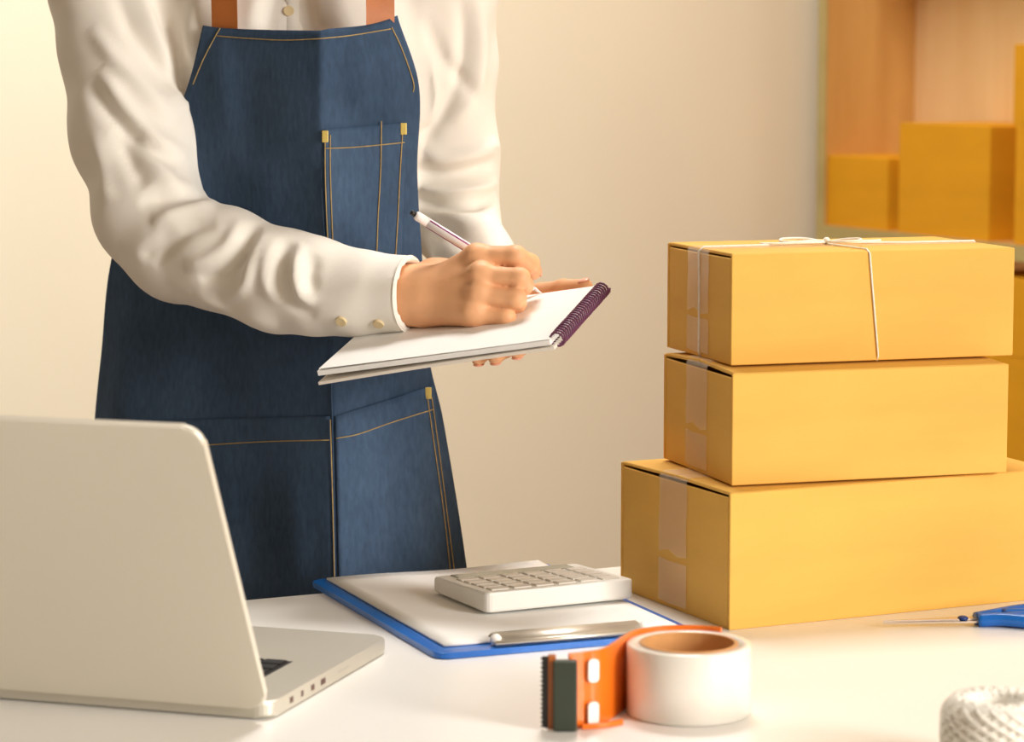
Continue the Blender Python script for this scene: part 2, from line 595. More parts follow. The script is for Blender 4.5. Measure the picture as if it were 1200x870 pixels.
# lid in its own plane: x across, y up the lid, z towards the outside
bm = bmesh.new()
add_prism(bm, rrect(-LW, 0, 0, LL, .013, 8), -.0028, .0028, bev=.0022, M=lm @ Matrix.Rotation(math.pi / 2, 4, 'X'))
lid = obj('lid', bm, M['alu'], lap)
bm = bmesh.new()
add_box(bm, -LW + .008, -.008, .008, LL - .008, -.0031, -.0029)
for v in bm.verts:
    v.co = lm @ (Matrix.Rotation(math.pi / 2, 4, 'X') @ v.co)
obj('screen', bm, M['screen'], lid)
bm = bmesh.new()
add_tube(bm, [(-LW + .05, .002, .0125), (-.05, .002, .0125)], .0045, 12)
obj('hinge', bm, M['key'], lap, sm=True)
kb = obj('keyboard_well', box_bm(-LW + .036, -.036, .028, .128, .0124, .01265), M['key'], lap)
kme = None
for rrow in range(6):
    nk = 14 if rrow else 13
    for kc in range(nk):
        pitch = (LW - .076) / 14
        if rrow == 5 and 4 <= kc <= 8:
            if kc != 6: continue
        bm = box_bm(-pitch * .43, pitch * .43, -.0065, .0065, 0, .0014, bev=.0004, seg=1)
        if kme is None:
            k_ = obj('key', bm, M['key'], kb)
            kme = k_.data
        else:
            bm.free()
            k_ = link('key', kme, None, kb)
        k_.location = (-.038 - pitch * (kc + .5), .0375 + rrow * .0162, .01265)
        if rrow == 5 and kc == 6:
            k_.scale = (4.6, 1, 1)
obj('trackpad', box_bm(-LW / 2 - .055, -LW / 2 + .055, .142, .222, .0124, .0127), M['trackpad'], lap)
for y, wv in ((.038, .006), (.058, .004), (.078, .006), (.098, .009)):
    obj('port', box_bm(-.001, .0002, y - wv / 2, y + wv / 2, .0045, .0088), M['port'], lap)
obj('port', box_bm(-.001, .0002, .128, .150, .006, .0076), M['trackpad'], lap)

# ------------------------------------------------------------------ clipboard, paper, calculator
cb_yaw = math.radians(21.8)
cb = tag(empty('clipboard', (-.0574, 2.0525, DESK_Z), cb_yaw), 'blue clipboard with a metal clip lying under white paper', 'clipboard')
CW, CL, CT = .222, .322, .005
bm = bmesh.new()
add_prism(bm, rrect(0, CW, 0, CL, .010, 5), .0002, CT, bev=.0012)
obj('board', bm, M['blue'], cb)
# metal clip near the front edge: base plate, pressure bar, rolled lever, two rivets
obj('clip_plate', box_bm(.052, .180, .008, .034, CT, CT + .0012, bev=.0004), M['chrome'], cb)
bm = bmesh.new()
prof = [(.006, .0035), (.012, .0075), (.020, .009), (.030, .0065), (.037, .0022)]
rows = [[bm.verts.new((x, y, CT + z)) for (y, z) in prof] for x in (.056, .176)]
rows2 = [[bm.verts.new((x, y, CT + z - .0012)) for (y, z) in prof] for x in (.056, .176)]
for i in range(len(prof) - 1):
    bm.faces.new((rows[0][i], rows[1][i], rows[1][i + 1], rows[0][i + 1]))
    bm.faces.new((rows2[0][i], rows2[0][i + 1], rows2[1][i + 1], rows2[1][i]))
    for s in (0, 1):
        bm.faces.new((rows[s][i], rows[s][i + 1], rows2[s][i + 1], rows2[s][i]))
for i in (0, len(prof) - 1):
    bm.faces.new((rows[0][i], rows[1][i], rows2[1][i], rows2[0][i]))
obj('clip_jaw', bm, M['chrome'], cb, sm=True)
bm = bmesh.new()
add_tube(bm, [(.050, .005, CT + .003), (.182, .005, CT + .003)], .0022, 10)
obj('clip_lever', bm, M['chrome'], cb, sm=True)
for x in (.053, .179):
    bm = bmesh.new()
    bmesh.ops.create_uvsphere(bm, u_segments=14, v_segments=8, radius=.0048, matrix=Matrix.Translation((x, .012, CT + .0045)))
    o = obj('clip_knob', bm, M['white_plastic'], cb, sm=True)
    o['label'] = 'small white end knob of the clip'
cm = Matrix.Translation(cb.location) @ Matrix.Rotation(cb_yaw, 4, 'Z')


def cbp(x, y, z=0.0):
    return cm @ Vector((x, y, z))


bm = bmesh.new()
n = 14
top, bot = [], []
for i in range(n + 1):
    for j in range(n + 1):
        x, y = .013 + .200 * i / n, .020 + .294 * j / n
        z = .0022 + .0006 * math.sin(i * .6) * (j / n)
        lift = max(0, (i / n - .55) / .45) * max(0, (j / n - .7) / .3)
        z += .0015 * lift ** 2
        top.append(bm.verts.new((x, y, z)))
        bot.append(bm.verts.new((x, y, max(0, z - .0018))))
q = n + 1
for i in range(n):
    for j in range(n):
        a = i * q + j
        bm.faces.new((top[a], top[a + q], top[a + q + 1], top[a + 1]))
        bm.faces.new((bot[a], bot[a + 1], bot[a + q + 1], bot[a + q]))
for k in range(n):
    for a, b in ((k, k + 1), (n * q + k + 1, n * q + k), ((k + 1) * q, k * q), (k * q + n, (k + 1) * q + n)):
        bm.faces.new((top[a], top[b], bot[b], bot[a]))
pa = obj('paper_sheaf', bm, M['paper'], None, cbp(0, 0, CT), (0, 0, cb_yaw), sm=True)
tag(pa, 'sheaf of blank white paper held on the blue clipboard', 'paper')

ca_yaw = math.radians(26.5)
cz = DESK_Z + CT + .0024
calc = tag(empty('calculator', (-.0212, 2.1835, cz), ca_yaw), 'white desktop calculator lying on the clipboard paper', 'calculator')
KW, KD = .138, .104
# wedge shell: thin at the far edge where its display tilts up is turned away; 18 mm at the near edge
bm = bmesh.new()
add_prism(bm, rrect(0, KW, 0, KD, .006, 4), .002, .019, bev=.0022)
for v in bm.verts:
    if v.co.z > .010:
        v.co.z += -.004 * (v.co.y / KD)
obj('shell', bm, M['calc'], calc)
for x in (.015, KW - .015):
    for y in (.014, KD - .014):
        obj('foot', box_bm(x - .005, x + .005, y - .004, y + .004, 0, .0022), M['trackpad'], calc)


def ctop(y): return .019 - .004 * (y / KD)


obj('display', box_bm(.014, KW - .014, .080, .097, ctop(.08) - .0008, ctop(.08) + .0004), M['lcd'], calc)
kme = None
for i in range(6):
    for j in range(5):
        if kme is None:
            k_ = obj('key', box_bm(-.0082, .0082, -.0053, .0053, -.001, .0012, bev=.0006, seg=1), M['calc_key'], calc)
            kme = k_.data
        else:
            k_ = link('key', kme, None, calc)
        yy = .014 + j * .0142
        k_.location = (.0175 + i * .0206, yy, ctop(yy))

# ------------------------------------------------------------------ packing tape roll and its dispenser
TC = Vector((.1245, 1.886, DESK_Z))
roll = tag(empty('packing_tape', TC), 'fat roll of white packing tape standing flat beside the orange dispenser', 'tape')
TR, TH = .0440, .0505
bm = bmesh.new()
pr = [(.0345, .0008), (TR - .0012, .0004), (TR, .0014), (TR, TH - .0014), (TR - .0012, TH - .0003), (.0345, TH - .0006)]
add_lathe(bm, pr, 72)
obj('film_wound', bm, M['tape'], roll, sm=False)
smooth(roll.children[0].data)
bm = bmesh.new()
add_lathe(bm, [(.0318, 0), (.0345, 0), (.0345, TH), (.0318, TH)], 72)
obj('core', bm, M['core'], roll)
roll.children[1]['label'] = 'brown cardboard core ring'

disp = tag(empty('tape_dispenser', (.04, 1.845, DESK_Z)), 'orange plastic tape dispenser with a dark blade guard', 'tape dispenser')
D0 = Vector(disp.location)
SH = .0530     # height of the strip


def strip(bm, path, z0, z1, th):
    P = [Vector((p[0], p[1], 0)) for p in catmull([(a, b) for a, b in path], 8)]
    n = len(P)
    L_, R_ = [], []
    for i in range(n):
        t = (P[min(i + 1, n - 1)] - P[max(i - 1, 0)]).normalized()
        nn = Vector((-t.y, t.x, 0))
        L_.append((bm.verts.new(P[i] + nn * th / 2 + Vector((0, 0, z0))), bm.verts.new(P[i] + nn * th / 2 + Vector((0, 0, z1)))))
        R_.append((bm.verts.new(P[i] - nn * th / 2 + Vector((0, 0, z0))), bm.verts.new(P[i] - nn * th / 2 + Vector((0, 0, z1)))))
    for i in range(n - 1):
        bm.faces.new((L_[i][0], L_[i + 1][0], L_[i + 1][1], L_[i][1]))
        bm.faces.new((R_[i][0], R_[i][1], R_[i + 1][1], R_[i + 1][0]))
        bm.faces.new((L_[i][1], L_[i + 1][1], R_[i + 1][1], R_[i][1]))
        bm.faces.new((L_[i][0], R_[i][0], R_[i + 1][0], L_[i + 1][0]))
    for i in (0, n - 1):
        bm.faces.new((L_[i][0], L_[i][1], R_[i][1], R_[i][0]))


def loc(px, Y):     # plan position under pixel column px at distance Y, relative to the dispenser
    return ((px - 600) / FPX * Y - D0.x, Y - D0.y)


ang = [math.radians(a) for a in (176, 150, 125, 100, 76, 56)]
wrap = [(TC.x + (TR + .0019) * math.cos(a) - D0.x, TC.y + (TR + .0019) * math.sin(a) - D0.y) for a in ang]
arm_path = [loc(668, 1.838), loc(690, 1.845), loc(712, 1.858)] + wrap[1:]
bm = bmesh.new()
strip(bm, arm_path, 0.0004, SH, .0024)
obj('frame_strip', bm, M['orange'], disp, sm=False)
bm = bmesh.new()       # lower ledge the roll rests against
strip(bm, [loc(684, 1.836), loc(708, 1.840), loc(732, 1.850)], .0004, .004, .0022)
obj('ledge', bm, M['orange'], disp)
for z in (.006, .036):
    px0 = loc(697, 1.8425)
    bm = bmesh.new()
    add_prism(bm, rrect(-.004, .004, -.008, .008, .0028, 4), -.0012, .0012)
    Mx = Matrix.Translation((px0[0], px0[1], z + .004)) @ Matrix.Rotation(math.radians(24), 4, 'Z') @ Matrix.Rotation(math.pi / 2, 4, 'X')
    for v in bm.verts: v.co = Mx @ v.co
    o = obj('slot_lug', bm, M['white_plastic'], disp)
    o['label'] = 'small white lug on the orange frame'
gx0, gx1 = loc(649, 1.832)[0], loc(678, 1.832)[0]
obj('blade_guard', box_bm(gx0, gx1, 1.828 - D0.y, 1.8365 - D0.y, .0006, .0495, bev=.0012), M['dark_guard'], disp)
obj('blade_mount', box_bm(loc(643, 1.838)[0], gx0 + .002, 1.833 - D0.y, 1.8375 - D0.y, .0008, SH, bev=.0008), M['brown'], disp)
bm = bmesh.new()       # toothed steel blade
bx = loc(643, 1.836)[0]
N_ = 16
pts = [(0, .0012)]
for i in range(N_):
    z = .0012 + (SH - .0024) * (i + .5) / N_
    pts.append((-.0052, z))
    pts.append((-.0036, z + (SH - .0024) * .5 / N_))
pts += [(0, SH - .0012)]
fv = [bm.verts.new((bx + x, 1.834 - D0.y, z)) for x, z in pts]
bv = [bm.verts.new((bx + x, 1.8352 - D0.y, z)) for x, z in pts]
bm.faces.new(fv); bm.faces.new(bv[::-1])
for i in range(len(pts)):
    j = (i + 1) % len(pts)
    bm.faces.new((fv[i], bv[i], bv[j], fv[j]))
obj('blade', bm, M['black'], disp)

# ------------------------------------------------------------------ twine roll, scissors
tw = tag(empty('twine_roll', (.3155, 1.737, DESK_Z)), 'roll of white twine with a hollow centre at the near right corner', 'twine')
bm = bmesh.new()
add_lathe(bm, [(.0165, .001), (.030, .001), (.0346, .010), (.0350, .038), (.0300, .0465), (.0165, .0455)], 48)
obj('wound_core', bm, M['twine'], tw, sm=True)
bm = bmesh.new()
for layer, (slope, ph) in enumerate(((1, 0), (-1, .3))):
    for s in range(20):
        pts = []
        for k in range(19):
            t = k / 18
            a = ph + 2 * math.pi * s / 20 + slope * t * 1.9
            z = .004 + .040 * t
            rr = .0338 + .0014 * math.sin(math.pi * t) - (.0045 * max(0, (t - .82) / .18) ** 2) - (.004 * max(0, (.15 - t) / .15) ** 2) + layer * .0008
            pts.append((rr * math.cos(a), rr * math.sin(a), z))
        for k in range(1, 6):       # over the shoulder into the hollow
            u = k / 5
            a2 = a + slope * .35 * u
            rr2 = rr - (rr - .0165) * u
            pts.append((rr2 * math.cos(a2), rr2 * math.sin(a2), .0440 + .0022 * math.sin(math.pi * (.3 + .7 * u))))
        add_tube(bm, pts, .0015, 5)
o = obj('twine_strand', bm, M['twine'], tw, sm=True)
o['kind'] = 'stuff'

sc_yaw = math.radians(8)
sci = tag(empty('scissors', (.372, 2.1805, DESK_Z), math.radians(7.5)), 'closed scissors with blue handles lying beside the largest box', 'scissors')
for s in (-1, 1):
    bm = bmesh.new()
    pts = [(-.072, 0), (-.012, .0055 * s), (.012, .0058 * s), (.016, -.0015 * s), (-.01, -.002 * s)]
    if s < 0: pts = pts[::-1]
    add_prism(bm, pts, .0035 + (.0016 if s > 0 else 0), .0049 + (.0016 if s > 0 else 0))
    obj('blade', bm, M['steel'], sci)
    bm = bmesh.new()
    pth = catmull([(.006, .003 * s, .005), (.024, .008 * s, .0065), (.045, .020 * s, .0065), (.075, .030 * s, .0065), (.098, .024 * s, .0065), (.100, .010 * s, .0065),
                   (.080, .004 * s, .0065), (.052, .006 * s, .0065), (.030, .007 * s, .0065)], 5)
    add_tube(bm, pth, .0058, 10, flat=1.0)
    obj('handle', bm, M['blue'], sci, sm=True)
bm = bmesh.new()
bmesh.ops.create_uvsphere(bm, u_segments=16, v_segments=8, radius=.0045, matrix=Matrix.Translation((-.006, 0, .0065)) @ Matrix.Scale(.5, 4, (0, 0, 1)))
obj('pivot_screw', bm, M['navy'], sci, sm=True)


# ------------------------------------------------------------------ shelf unit and its parcels (room frame)
SD = .18           # shelf depth
sh_top = at(958, 263, 4.4).z
shelf = tag(empty('shelf_unit', CORNER, YAW), 'open wooden shelf unit against the right wall behind the parcels', 'shelf')
SV0, SV1 = -1.75, -.028
obj('end_panel', box_bm(-SD, -.002, SV1 - .018, SV1, 0, 2.0), M['shelf_wood'], shelf)
obj('end_panel', box_bm(-SD, -.002, SV0, SV0 + .018, 0, 2.0), M['shelf_wood'], shelf)
obj('edge_strip', box_bm(-SD - .004, -SD, SV1 - .02, SV1 + .002, 0, 2.0), M['shelf_edge'], shelf)
obj('back_panel', box_bm(-.012, -.002, SV0 + .018, SV1 - .018, .05, 2.0), M['shelf_back'], shelf)
SHELF_Z = [.30, .66, sh_top, 1.5, 2.0]
LOWER_Z = at(1190, 548, 3.95).z
SHELF_Z[1] = LOWER_Z
UPPER_Z = 1.50
SHELF_Z[3] = UPPER_Z + .022
for z in SHELF_Z:
    obj('shelf_board', box_bm(-SD, -.012, SV0 + .018, SV1 - .018, z - .022, z), M['shelf_wood'], shelf)
    obj('edge_strip', box_bm(-SD - .004, -SD, SV0 + .018, SV1 - .02, z - .023, z), M['shelf_edge'], shelf)


def v_on_front(px, u=-SD):
    """place along the shelf front (v) seen in pixel column px"""
    r = (px - 600) / FPX
    a = CORNER + Vector((UX * u, UY * u, 0))
    d = Vector((-UY, UX, 0))
    return -(a.x - r * a.y) / (d.x - r * d.y)


def shelf_box(label, px0, px1, z, h, depth, inset=.004, v_pair=None, tape=False):
    va, vb = v_pair or (v_on_front(px0), v_on_front(px1))
    o = room(-SD + inset, va, z)
    # long face along the shelf front: local x runs from the far end to the near end
    return parcel('shelf_carton', label, o.x, o.y, o.z, YAW - math.pi / 2, abs(va - vb), depth, h, M['card2'], tape=tape)


vA, vB = v_on_front(959), v_on_front(1037)
shelf_box('small cardboard box at the far end of the shelf by the wall', 0, 0, sh_top, .112, .13, v_pair=(vA, vB))
vC, vD = v_on_front(1050), v_on_front(1156)
shelf_box('tall cardboard box on the shelf beside the small one', 0, 0, sh_top, .168, .16, v_pair=(vC, vD))
vE = v_on_front(1186)
shelf_box('cardboard box cut off by the right edge, on the shelf under another box', 0, 0, sh_top, .170, .16, v_pair=(vE, vE - .24))
vF = v_on_front(1182)
shelf_box('highest cardboard box on the shelf, resting on another box at the right edge', 0, 0, sh_top + .1705, .116, .15, v_pair=(vF, vF - .2))
vG = v_on_front(1130)
hl = .165
shelf_box('lower carton on the bottom shelf behind the stack of parcels', 0, 0, LOWER_Z, hl, .16, v_pair=(vG, vG - .26))
shelf_box('carton resting on another carton below the shelf board at the right', 0, 0, LOWER_Z + hl + .0005, .115, .16, v_pair=(vG, vG - .26))


# ================================================================== the person
# --- distance fields turned into meshes (naive surface nets on a rectilinear grid)
class Field:
    def __init__(s, xs, ys, zs):
        s.ax = (np.asarray(xs, np.float32), np.asarray(ys, np.float32), np.asarray(zs, np.float32))
        s.d = np.full((len(xs), len(ys), len(zs)), 1.0, np.float32)

    def sl(s, lo, hi):
        return tuple(slice(int(np.searchsorted(a, l)), int(np.searchsorted(a, h))) for a, l, h in zip(s.ax, lo, hi))

    def grid(s, S):
        return np.meshgrid(s.ax[0][S[0]], s.ax[1][S[1]], s.ax[2][S[2]], indexing='ij', sparse=True)

    def put(s, S, nd, k, sub=False):
        o = s.d[S]
        if sub:
            s.d[S] = np.maximum(o, -nd)
            return
        if k > 0:
            h = np.maximum(k - np.abs(o - nd), 0) / k
            s.d[S] = np.minimum(o, nd) - h * h * k * .25
        else:
            s.d[S] = np.minimum(o, nd)

    def cone(s, a, b, ra, rb, k=0.0, sub=False, squash=None):
        a, b = np.array(a, np.float32), np.array(b, np.float32)
        m = max(ra, rb) + k + .02
        S = s.sl(np.minimum(a, b) - m, np.maximum(a, b) + m)
        X, Y, Z = s.grid(S)
        ab = b - a
        L = float(ab @ ab) + 1e-12
        t = np.clip(((X - a[0]) * ab[0] + (Y - a[1]) * ab[1] + (Z - a[2]) * ab[2]) / L, 0, 1)
        dx, dy, dz = X - a[0] - t * ab[0], Y - a[1] - t * ab[1], Z - a[2] - t * ab[2]
        d = np.sqrt(dx * dx + dy * dy + dz * dz) - (ra + (rb - ra) * t)
        s.put(S, d.astype(np.float32), k, sub)

    def chain(s, pts, rad, k=0.0, kj=0.0):
        for i in range(len(pts) - 1):
            s.cone(pts[i], pts[i + 1], rad[i], rad[i + 1], k if i == 0 else max(kj, .002))

    def ell(s, c, r, k=0.0, sub=False):
        m = k + .02
        c, r = np.array(c), np.array(r)
        S = s.sl(c - r - m, c + r + m)
        X, Y, Z = s.grid(S)
        q = np.sqrt(((X - c[0]) / r[0]) ** 2 + ((Y - c[1]) / r[1]) ** 2 + ((Z - c[2]) / r[2]) ** 2)
        s.put(S, ((q - 1) * min(r)).astype(np.float32), k, sub)

    def loft(s, rows, k=0.0):
        """rows of (z, cx, cy, rx, ry): stacked ellipses"""
        R = np.array(sorted(rows))
        m = k + .02
        z0, z1 = R[0, 0], R[-1, 0]
        lo = ((R[:, 1] - R[:, 3]).min() - m, (R[:, 2] - R[:, 4]).min() - m, z0 - m)
        hi = ((R[:, 1] + R[:, 3]).max() + m, (R[:, 2] + R[:, 4]).max() + m, z1 + m)
        S = s.sl(lo, hi)
        X, Y, Z = s.grid(S)
        zc = np.clip(Z, z0, z1)
        f = [np.interp(zc, R[:, 0], R[:, j]) for j in range(1, 5)]
        q = (np.abs((X - f[0]) / f[2]) ** 2.3 + np.abs((Y - f[1]) / f[3]) ** 2.3) ** (1 / 2.3)
        d = (q - 1) * np.minimum(f[2], f[3])
        d = np.maximum(d, np.abs(Z - (z0 + z1) / 2) - (z1 - z0) / 2)
        s.put(S, d.astype(np.float32), k)

    def mesh(s, name):
        d = s.d
        ins = d < 0
        nx, ny, nz = d.shape
        cnt = np.zeros((nx - 1, ny - 1, nz - 1), np.uint8)
        for i in (0, 1):
            for j in (0, 1):
                for k in (0, 1):
                    cnt += ins[i:nx - 1 + i, j:ny - 1 + j, k:nz - 1 + k]
        act = (cnt > 0) & (cnt < 8)
        ci, cj, ck = np.nonzero(act)
        idx = np.full(act.shape, -1, np.int64)
        idx[act] = np.arange(len(ci))
        acc = np.zeros((len(ci), 3))
        num = np.zeros(len(ci))
        offs = [(a, b, c) for a in (0, 1) for b in (0, 1) for c in (0, 1)]
        for A in offs:
            for ax in range(3):
                if A[ax]: continue
                B = list(A); B[ax] = 1
                da = d[ci + A[0], cj + A[1], ck + A[2]]
                db = d[ci + B[0], cj + B[1], ck + B[2]]
                cr = (da < 0) != (db < 0)
                t = np.where(cr, da / np.where(cr, da - db, 1), 0)
                pa = np.stack([s.ax[0][ci + A[0]], s.ax[1][cj + A[1]], s.ax[2][ck + A[2]]], 1)
                pb = np.stack([s.ax[0][ci + B[0]], s.ax[1][cj + B[1]], s.ax[2][ck + B[2]]], 1)
                acc += np.where(cr[:, None], pa + (pb - pa) * t[:, None], 0)
                num += cr
        V = acc / num[:, None]
        quads = []
        for ax in range(3):
            sh = [slice(None)] * 3
            a = [slice(None)] * 3; b = [slice(None)] * 3
            a[ax] = slice(0, -1); b[ax] = slice(1, None)
            ch = ins[tuple(a)] != ins[tuple(b)]
            o1, o2 = [q for q in range(3) if q != ax]
            e = np.argwhere(ch)
            ok = (e[:, o1] > 0) & (e[:, o2] > 0) & (e[:, o1] < d.shape[o1] - 1) & (e[:, o2] < d.shape[o2] - 1)
            e = e[ok]
            def cell(u, v):
                q = e.copy(); q[:, o1] += u; q[:, o2] += v
                return idx[q[:, 0], q[:, 1], q[:, 2]]
            Q = np.stack([cell(-1, -1), cell(0, -1), cell(0, 0), cell(-1, 0)], 1)
            flip = ins[e[:, 0], e[:, 1], e[:, 2]]
            if ax == 1: flip = ~flip
            Q[~flip] = Q[~flip][:, ::-1]
            quads.append(Q)
        Q = np.concatenate(quads)
        Q = Q[(Q >= 0).all(1)]
        return V, Q


def relax(V, Q, n=2, lam=.5):
    for _ in range(n):
        acc = np.zeros_like(V); num = np.zeros(len(V))
        for i in range(4):
            for j in (1, 3):
                np.add.at(acc, Q[:, i], V[Q[:, (i + j) % 4]])
                np.add.at(num, Q[:, i], 1)
        V = V + lam * (acc / np.maximum(num, 1)[:, None] - V)
    return V


def normals(V, Q):
    n = np.cross(V[Q[:, 2]] - V[Q[:, 0]], V[Q[:, 3]] - V[Q[:, 1]])
    acc = np.zeros_like(V)
    for i in range(4):
        np.add.at(acc, Q[:, i], n)
    return acc / np.maximum(np.linalg.norm(acc, axis=1, keepdims=True), 1e-12)


def np_obj(name, V, Q, m, parent, sm=True):
    me = bpy.data.meshes.new(name)
    me.from_pydata(V.tolist(), [], Q.tolist())
    me.validate()
    if sm: smooth(me)
    return link(name, me, m, parent)


def axis(lo, hi, coarse, bands):
    """coordinates from lo to hi, finer inside the given bands (a, b, step)"""
    out, x = [], lo
    while x < hi:
        out.append(x)
        st = coarse
        for a, b, f in bands:
            if a - coarse < x < b: st = f
        x += st
    return np.array(out)


person = tag(empty('person', (-.2, 2.56, 0)), 'person in a white shirt and denim apron writing in a notepad behind the desk', 'person')
PO = np.array([-.2, 2.56, 0.0])

# --- joints
wr_R = at(472, 346, 2.345)
el_R = at(170, 272, 2.475)
sh_R = Vector((-.352, 2.58, 1.335))
sh_L = Vector((-.075, 2.58, 1.335))
el_L = at(533, 268, 2.585)
wr_L = Vector((-.004, 2.432, .984))
HC = (-.205, 2.585)          # centre of the trunk
NL, NR, FR = Vector((-.163, 2.27, .948)), Vector((.034, 2.2, .982)), Vector((.082, 2.339, 1.015))
PN = (NR - NL).cross(FR - NR).normalized()


def pad_z(x, y):
    return NL.z - (PN.x * (x - NL.x) + PN.y * (y - NL.y)) / PN.z


# centre lines of the two sleeves
r1 = [at(135, -30, 2.57), at(146, 60, 2.545), at(160, 160, 2.51), at(176, 248, 2.475), at(212, 287, 2.455), at(262, 308, 2.425), at(330, 329, 2.395), at(372, 338, 2.375), at(420, 343, 2.36), at(481, 345, 2.34)]
r2 = [at(523, -30, 2.575), at(527, 70, 2.58), at(527, 170, 2.585), at(535, 262, 2.583), Vector((-.030, 2.515, 1.02)), wr_L + Vector((-.002, .018, .003))]

# --- body: one continuous surface with head, trunk, arms, hands and legs
B = Field(axis(-.46, .13, .007, [(-.105, .085, .0014)]), axis(2.2, 2.75, .007, [(2.235, 2.44, .0016)]), axis(0, 1.64, .007, [(.935, 1.05, .0014)]))
# right hand
IDX = [at(558, 302, 2.316), at(604, 301, 2.306), at(621, 309, 2.322), at(625, 319, 2.342)]
MID = [at(562, 323, 2.302), at(609, 326, 2.292), at(614, 334, 2.316), at(606, 342, 2.336)]
RIN = [at(560, 345, 2.297), at(605, 350, 2.287), at(606, 356, 2.310), at(594, 360, 2.324)]
PIN = [at(554, 366, 2.299), at(593, 372, 2.290), at(592, 373, 2.308), at(580, 374, 2.318)]
THU = [at(508, 326, 2.362), at(548, 316, 2.374), at(584, 319, 2.372), at(606, 327, 2.366)]
F = Field(*B.ax)
RAD = {0: (.0104, .0093, .0081, .0070), 1: (.0094, .0086, .0078, .0068), 2: (.0091, .0083, .0075, .0066), 3: (.0087, .0077, .0069, .0061)}
for i, fg in enumerate((IDX, MID, RIN, PIN)):
    F.chain(fg, RAD[i], 0.0008, .004)
F.chain(THU, (.0135, .0118, .0100, .0080), .0012, .004)
HW = at(492, 346, 2.338)
for tgt, ra, rb in ((IDX[0], .0165, .0104), (MID[0], .0175, .0098), (RIN[0], .0175, .0094), (PIN[0], .0165, .0092)):
    F.cone(HW, tgt, ra, rb, .007)
F.cone(at(500, 362, 2.330), PIN[0], .0150, .0100, .010)      # heel of the hand
F.cone(HW, THU[0], .0165, .0140, .012)
F.cone(THU[0], at(552, 318, 2.335), .012, .010, .012)          # web between thumb and index
for kn in (IDX[0], MID[0], RIN[0], PIN[0]):                    # knuckles
    F.cone(kn + Vector((0, -.0035, .003)), kn + Vector((.002, -.0035, .003)), .0085, .0085, .005)
F.cone(at(556, 322, 2.320), at(594, 325, 2.314), .0100, .0085, .002)     # flesh behind the bent fingers
F.cone(at(556, 345, 2.313), at(594, 349, 2.306), .0100, .0085, .002)
F.cone(HW, wr_R, .0215, .0225, .016)
# left hand under the pad
def under(x, y, g): return Vector((x, y, pad_z(x, y) - .0102 - g))
LF = [[under(.036, 2.340, .009), under(.024, 2.305, .0082), under(.013, 2.278, .0078), under(.004, 2.256, .0072)],
      [under(.017, 2.342, .009), under(.003, 2.303, .0085), under(-.006, 2.275, .008), under(-.014, 2.254, .0073)],
      [under(-.003, 2.345, .009), under(-.016, 2.308, .0082), under(-.022, 2.283, .0078), under(-.028, 2.262, .0072)],
      [under(-.021, 2.352, .009), under(-.032, 2.322, .0075), under(-.036, 2.300, .007), under(-.040, 2.283, .0065)]]
for fg in LF:
    F.chain(fg, (.0090, .0082, .0075, .0066), .0012, .004)
pw = Vector((.004, 2.405, .9845))
for fg in LF:
    F.cone(pw, fg[0], .0120, .0092, .010)
F.cone(pw, wr_L, .0165, .0190, .014)
LT_ = [at(612, 354, 2.415), at(634, 345, 2.402), at(660, 339, 2.388), at(686, 336, 2.372)]
F.chain(LT_, (.0120, .0098, .0085, .0068), .008, .004)
F.cone(pw, LT_[0], .013, .012, .010)
B.d = np.minimum(B.d, F.d)
del F
# arms inside the sleeves
B.chain([sh_R] + r1[:4], (.034, .041, .038, .036, .032), .02, .012)
B.chain(r1[3:9] + [wr_R], (.032, .032, .031, .028, .026, .024, .0225), .012, .012)
B.chain([sh_L] + r2[:5] + [wr_L], (.032, .033, .029, .028, .026, .024, .0190), .02, .012)
# trunk, neck, head
B.loft([(.80, HC[0] - .022, HC[1], .118, .085), (.95, HC[0] - .02, HC[1], .106, .080), (1.05, HC[0] - .01, HC[1], .106, .075), (1.2, HC[0], HC[1], .125, .082),
        (1.3, HC[0], HC[1] + .01, .130, .078), (1.36, HC[0], HC[1] + .015, .11, .055), (1.40, HC[0], HC[1] + .02, .06, .045)], .03)
B.cone((HC[0], 2.59, 1.36), (HC[0] + .005, 2.565, 1.47), .05, .046, .03)
hx, hy, hz = HC[0] + .008, 2.545, 1.535
B.ell((hx, hy + .012, hz + .02), (.070, .085, .085), .01)
B.ell((hx + .002, hy - .022, hz - .035), (.052, .060, .070), .03)
B.cone((hx + .003, hy - .078, hz - .005), (hx + .003, hy - .092, hz - .028), .006, .010, .012)
B.ell((hx + .003, hy - .078, hz - .055), (.022, .010, .007), .006)
for s in (-1, 1):
    B.ell((hx + s * .070, hy + .015, hz - .01), (.008, .018, .028), .006)
    B.ell((hx + s * .028, hy - .082, hz + .008), (.013, .010, .009), .002, sub=True)
# legs and feet
for s in (-1, 1):
    B.cone((HC[0] - .022 + s * .062, HC[1], .82), (HC[0] - .01 + s * .075, HC[1] - .005, .47), .062, .05, .03)
    B.cone((HC[0] - .01 + s * .075, HC[1] - .005, .47), (HC[0] + s * .085, HC[1] + .02, .07), .05, .036, .02)
    B.cone((HC[0] + s * .085, HC[1] + .02, .045), (HC[0] + s * .10, HC[1] - .10, .030), .034, .024, .02)
V, Q = B.mesh('body')
V = relax(V, Q, 2, .5)
body = np_obj('body', V - PO, Q, M['skin'], person)
del B
M['iris'] = mat('dark_iris', srgb(44, 30, 22), rough=.2, var=.1)
M['lip'] = mat('lip', srgb(206, 124, 104), rough=.4, var=.05)


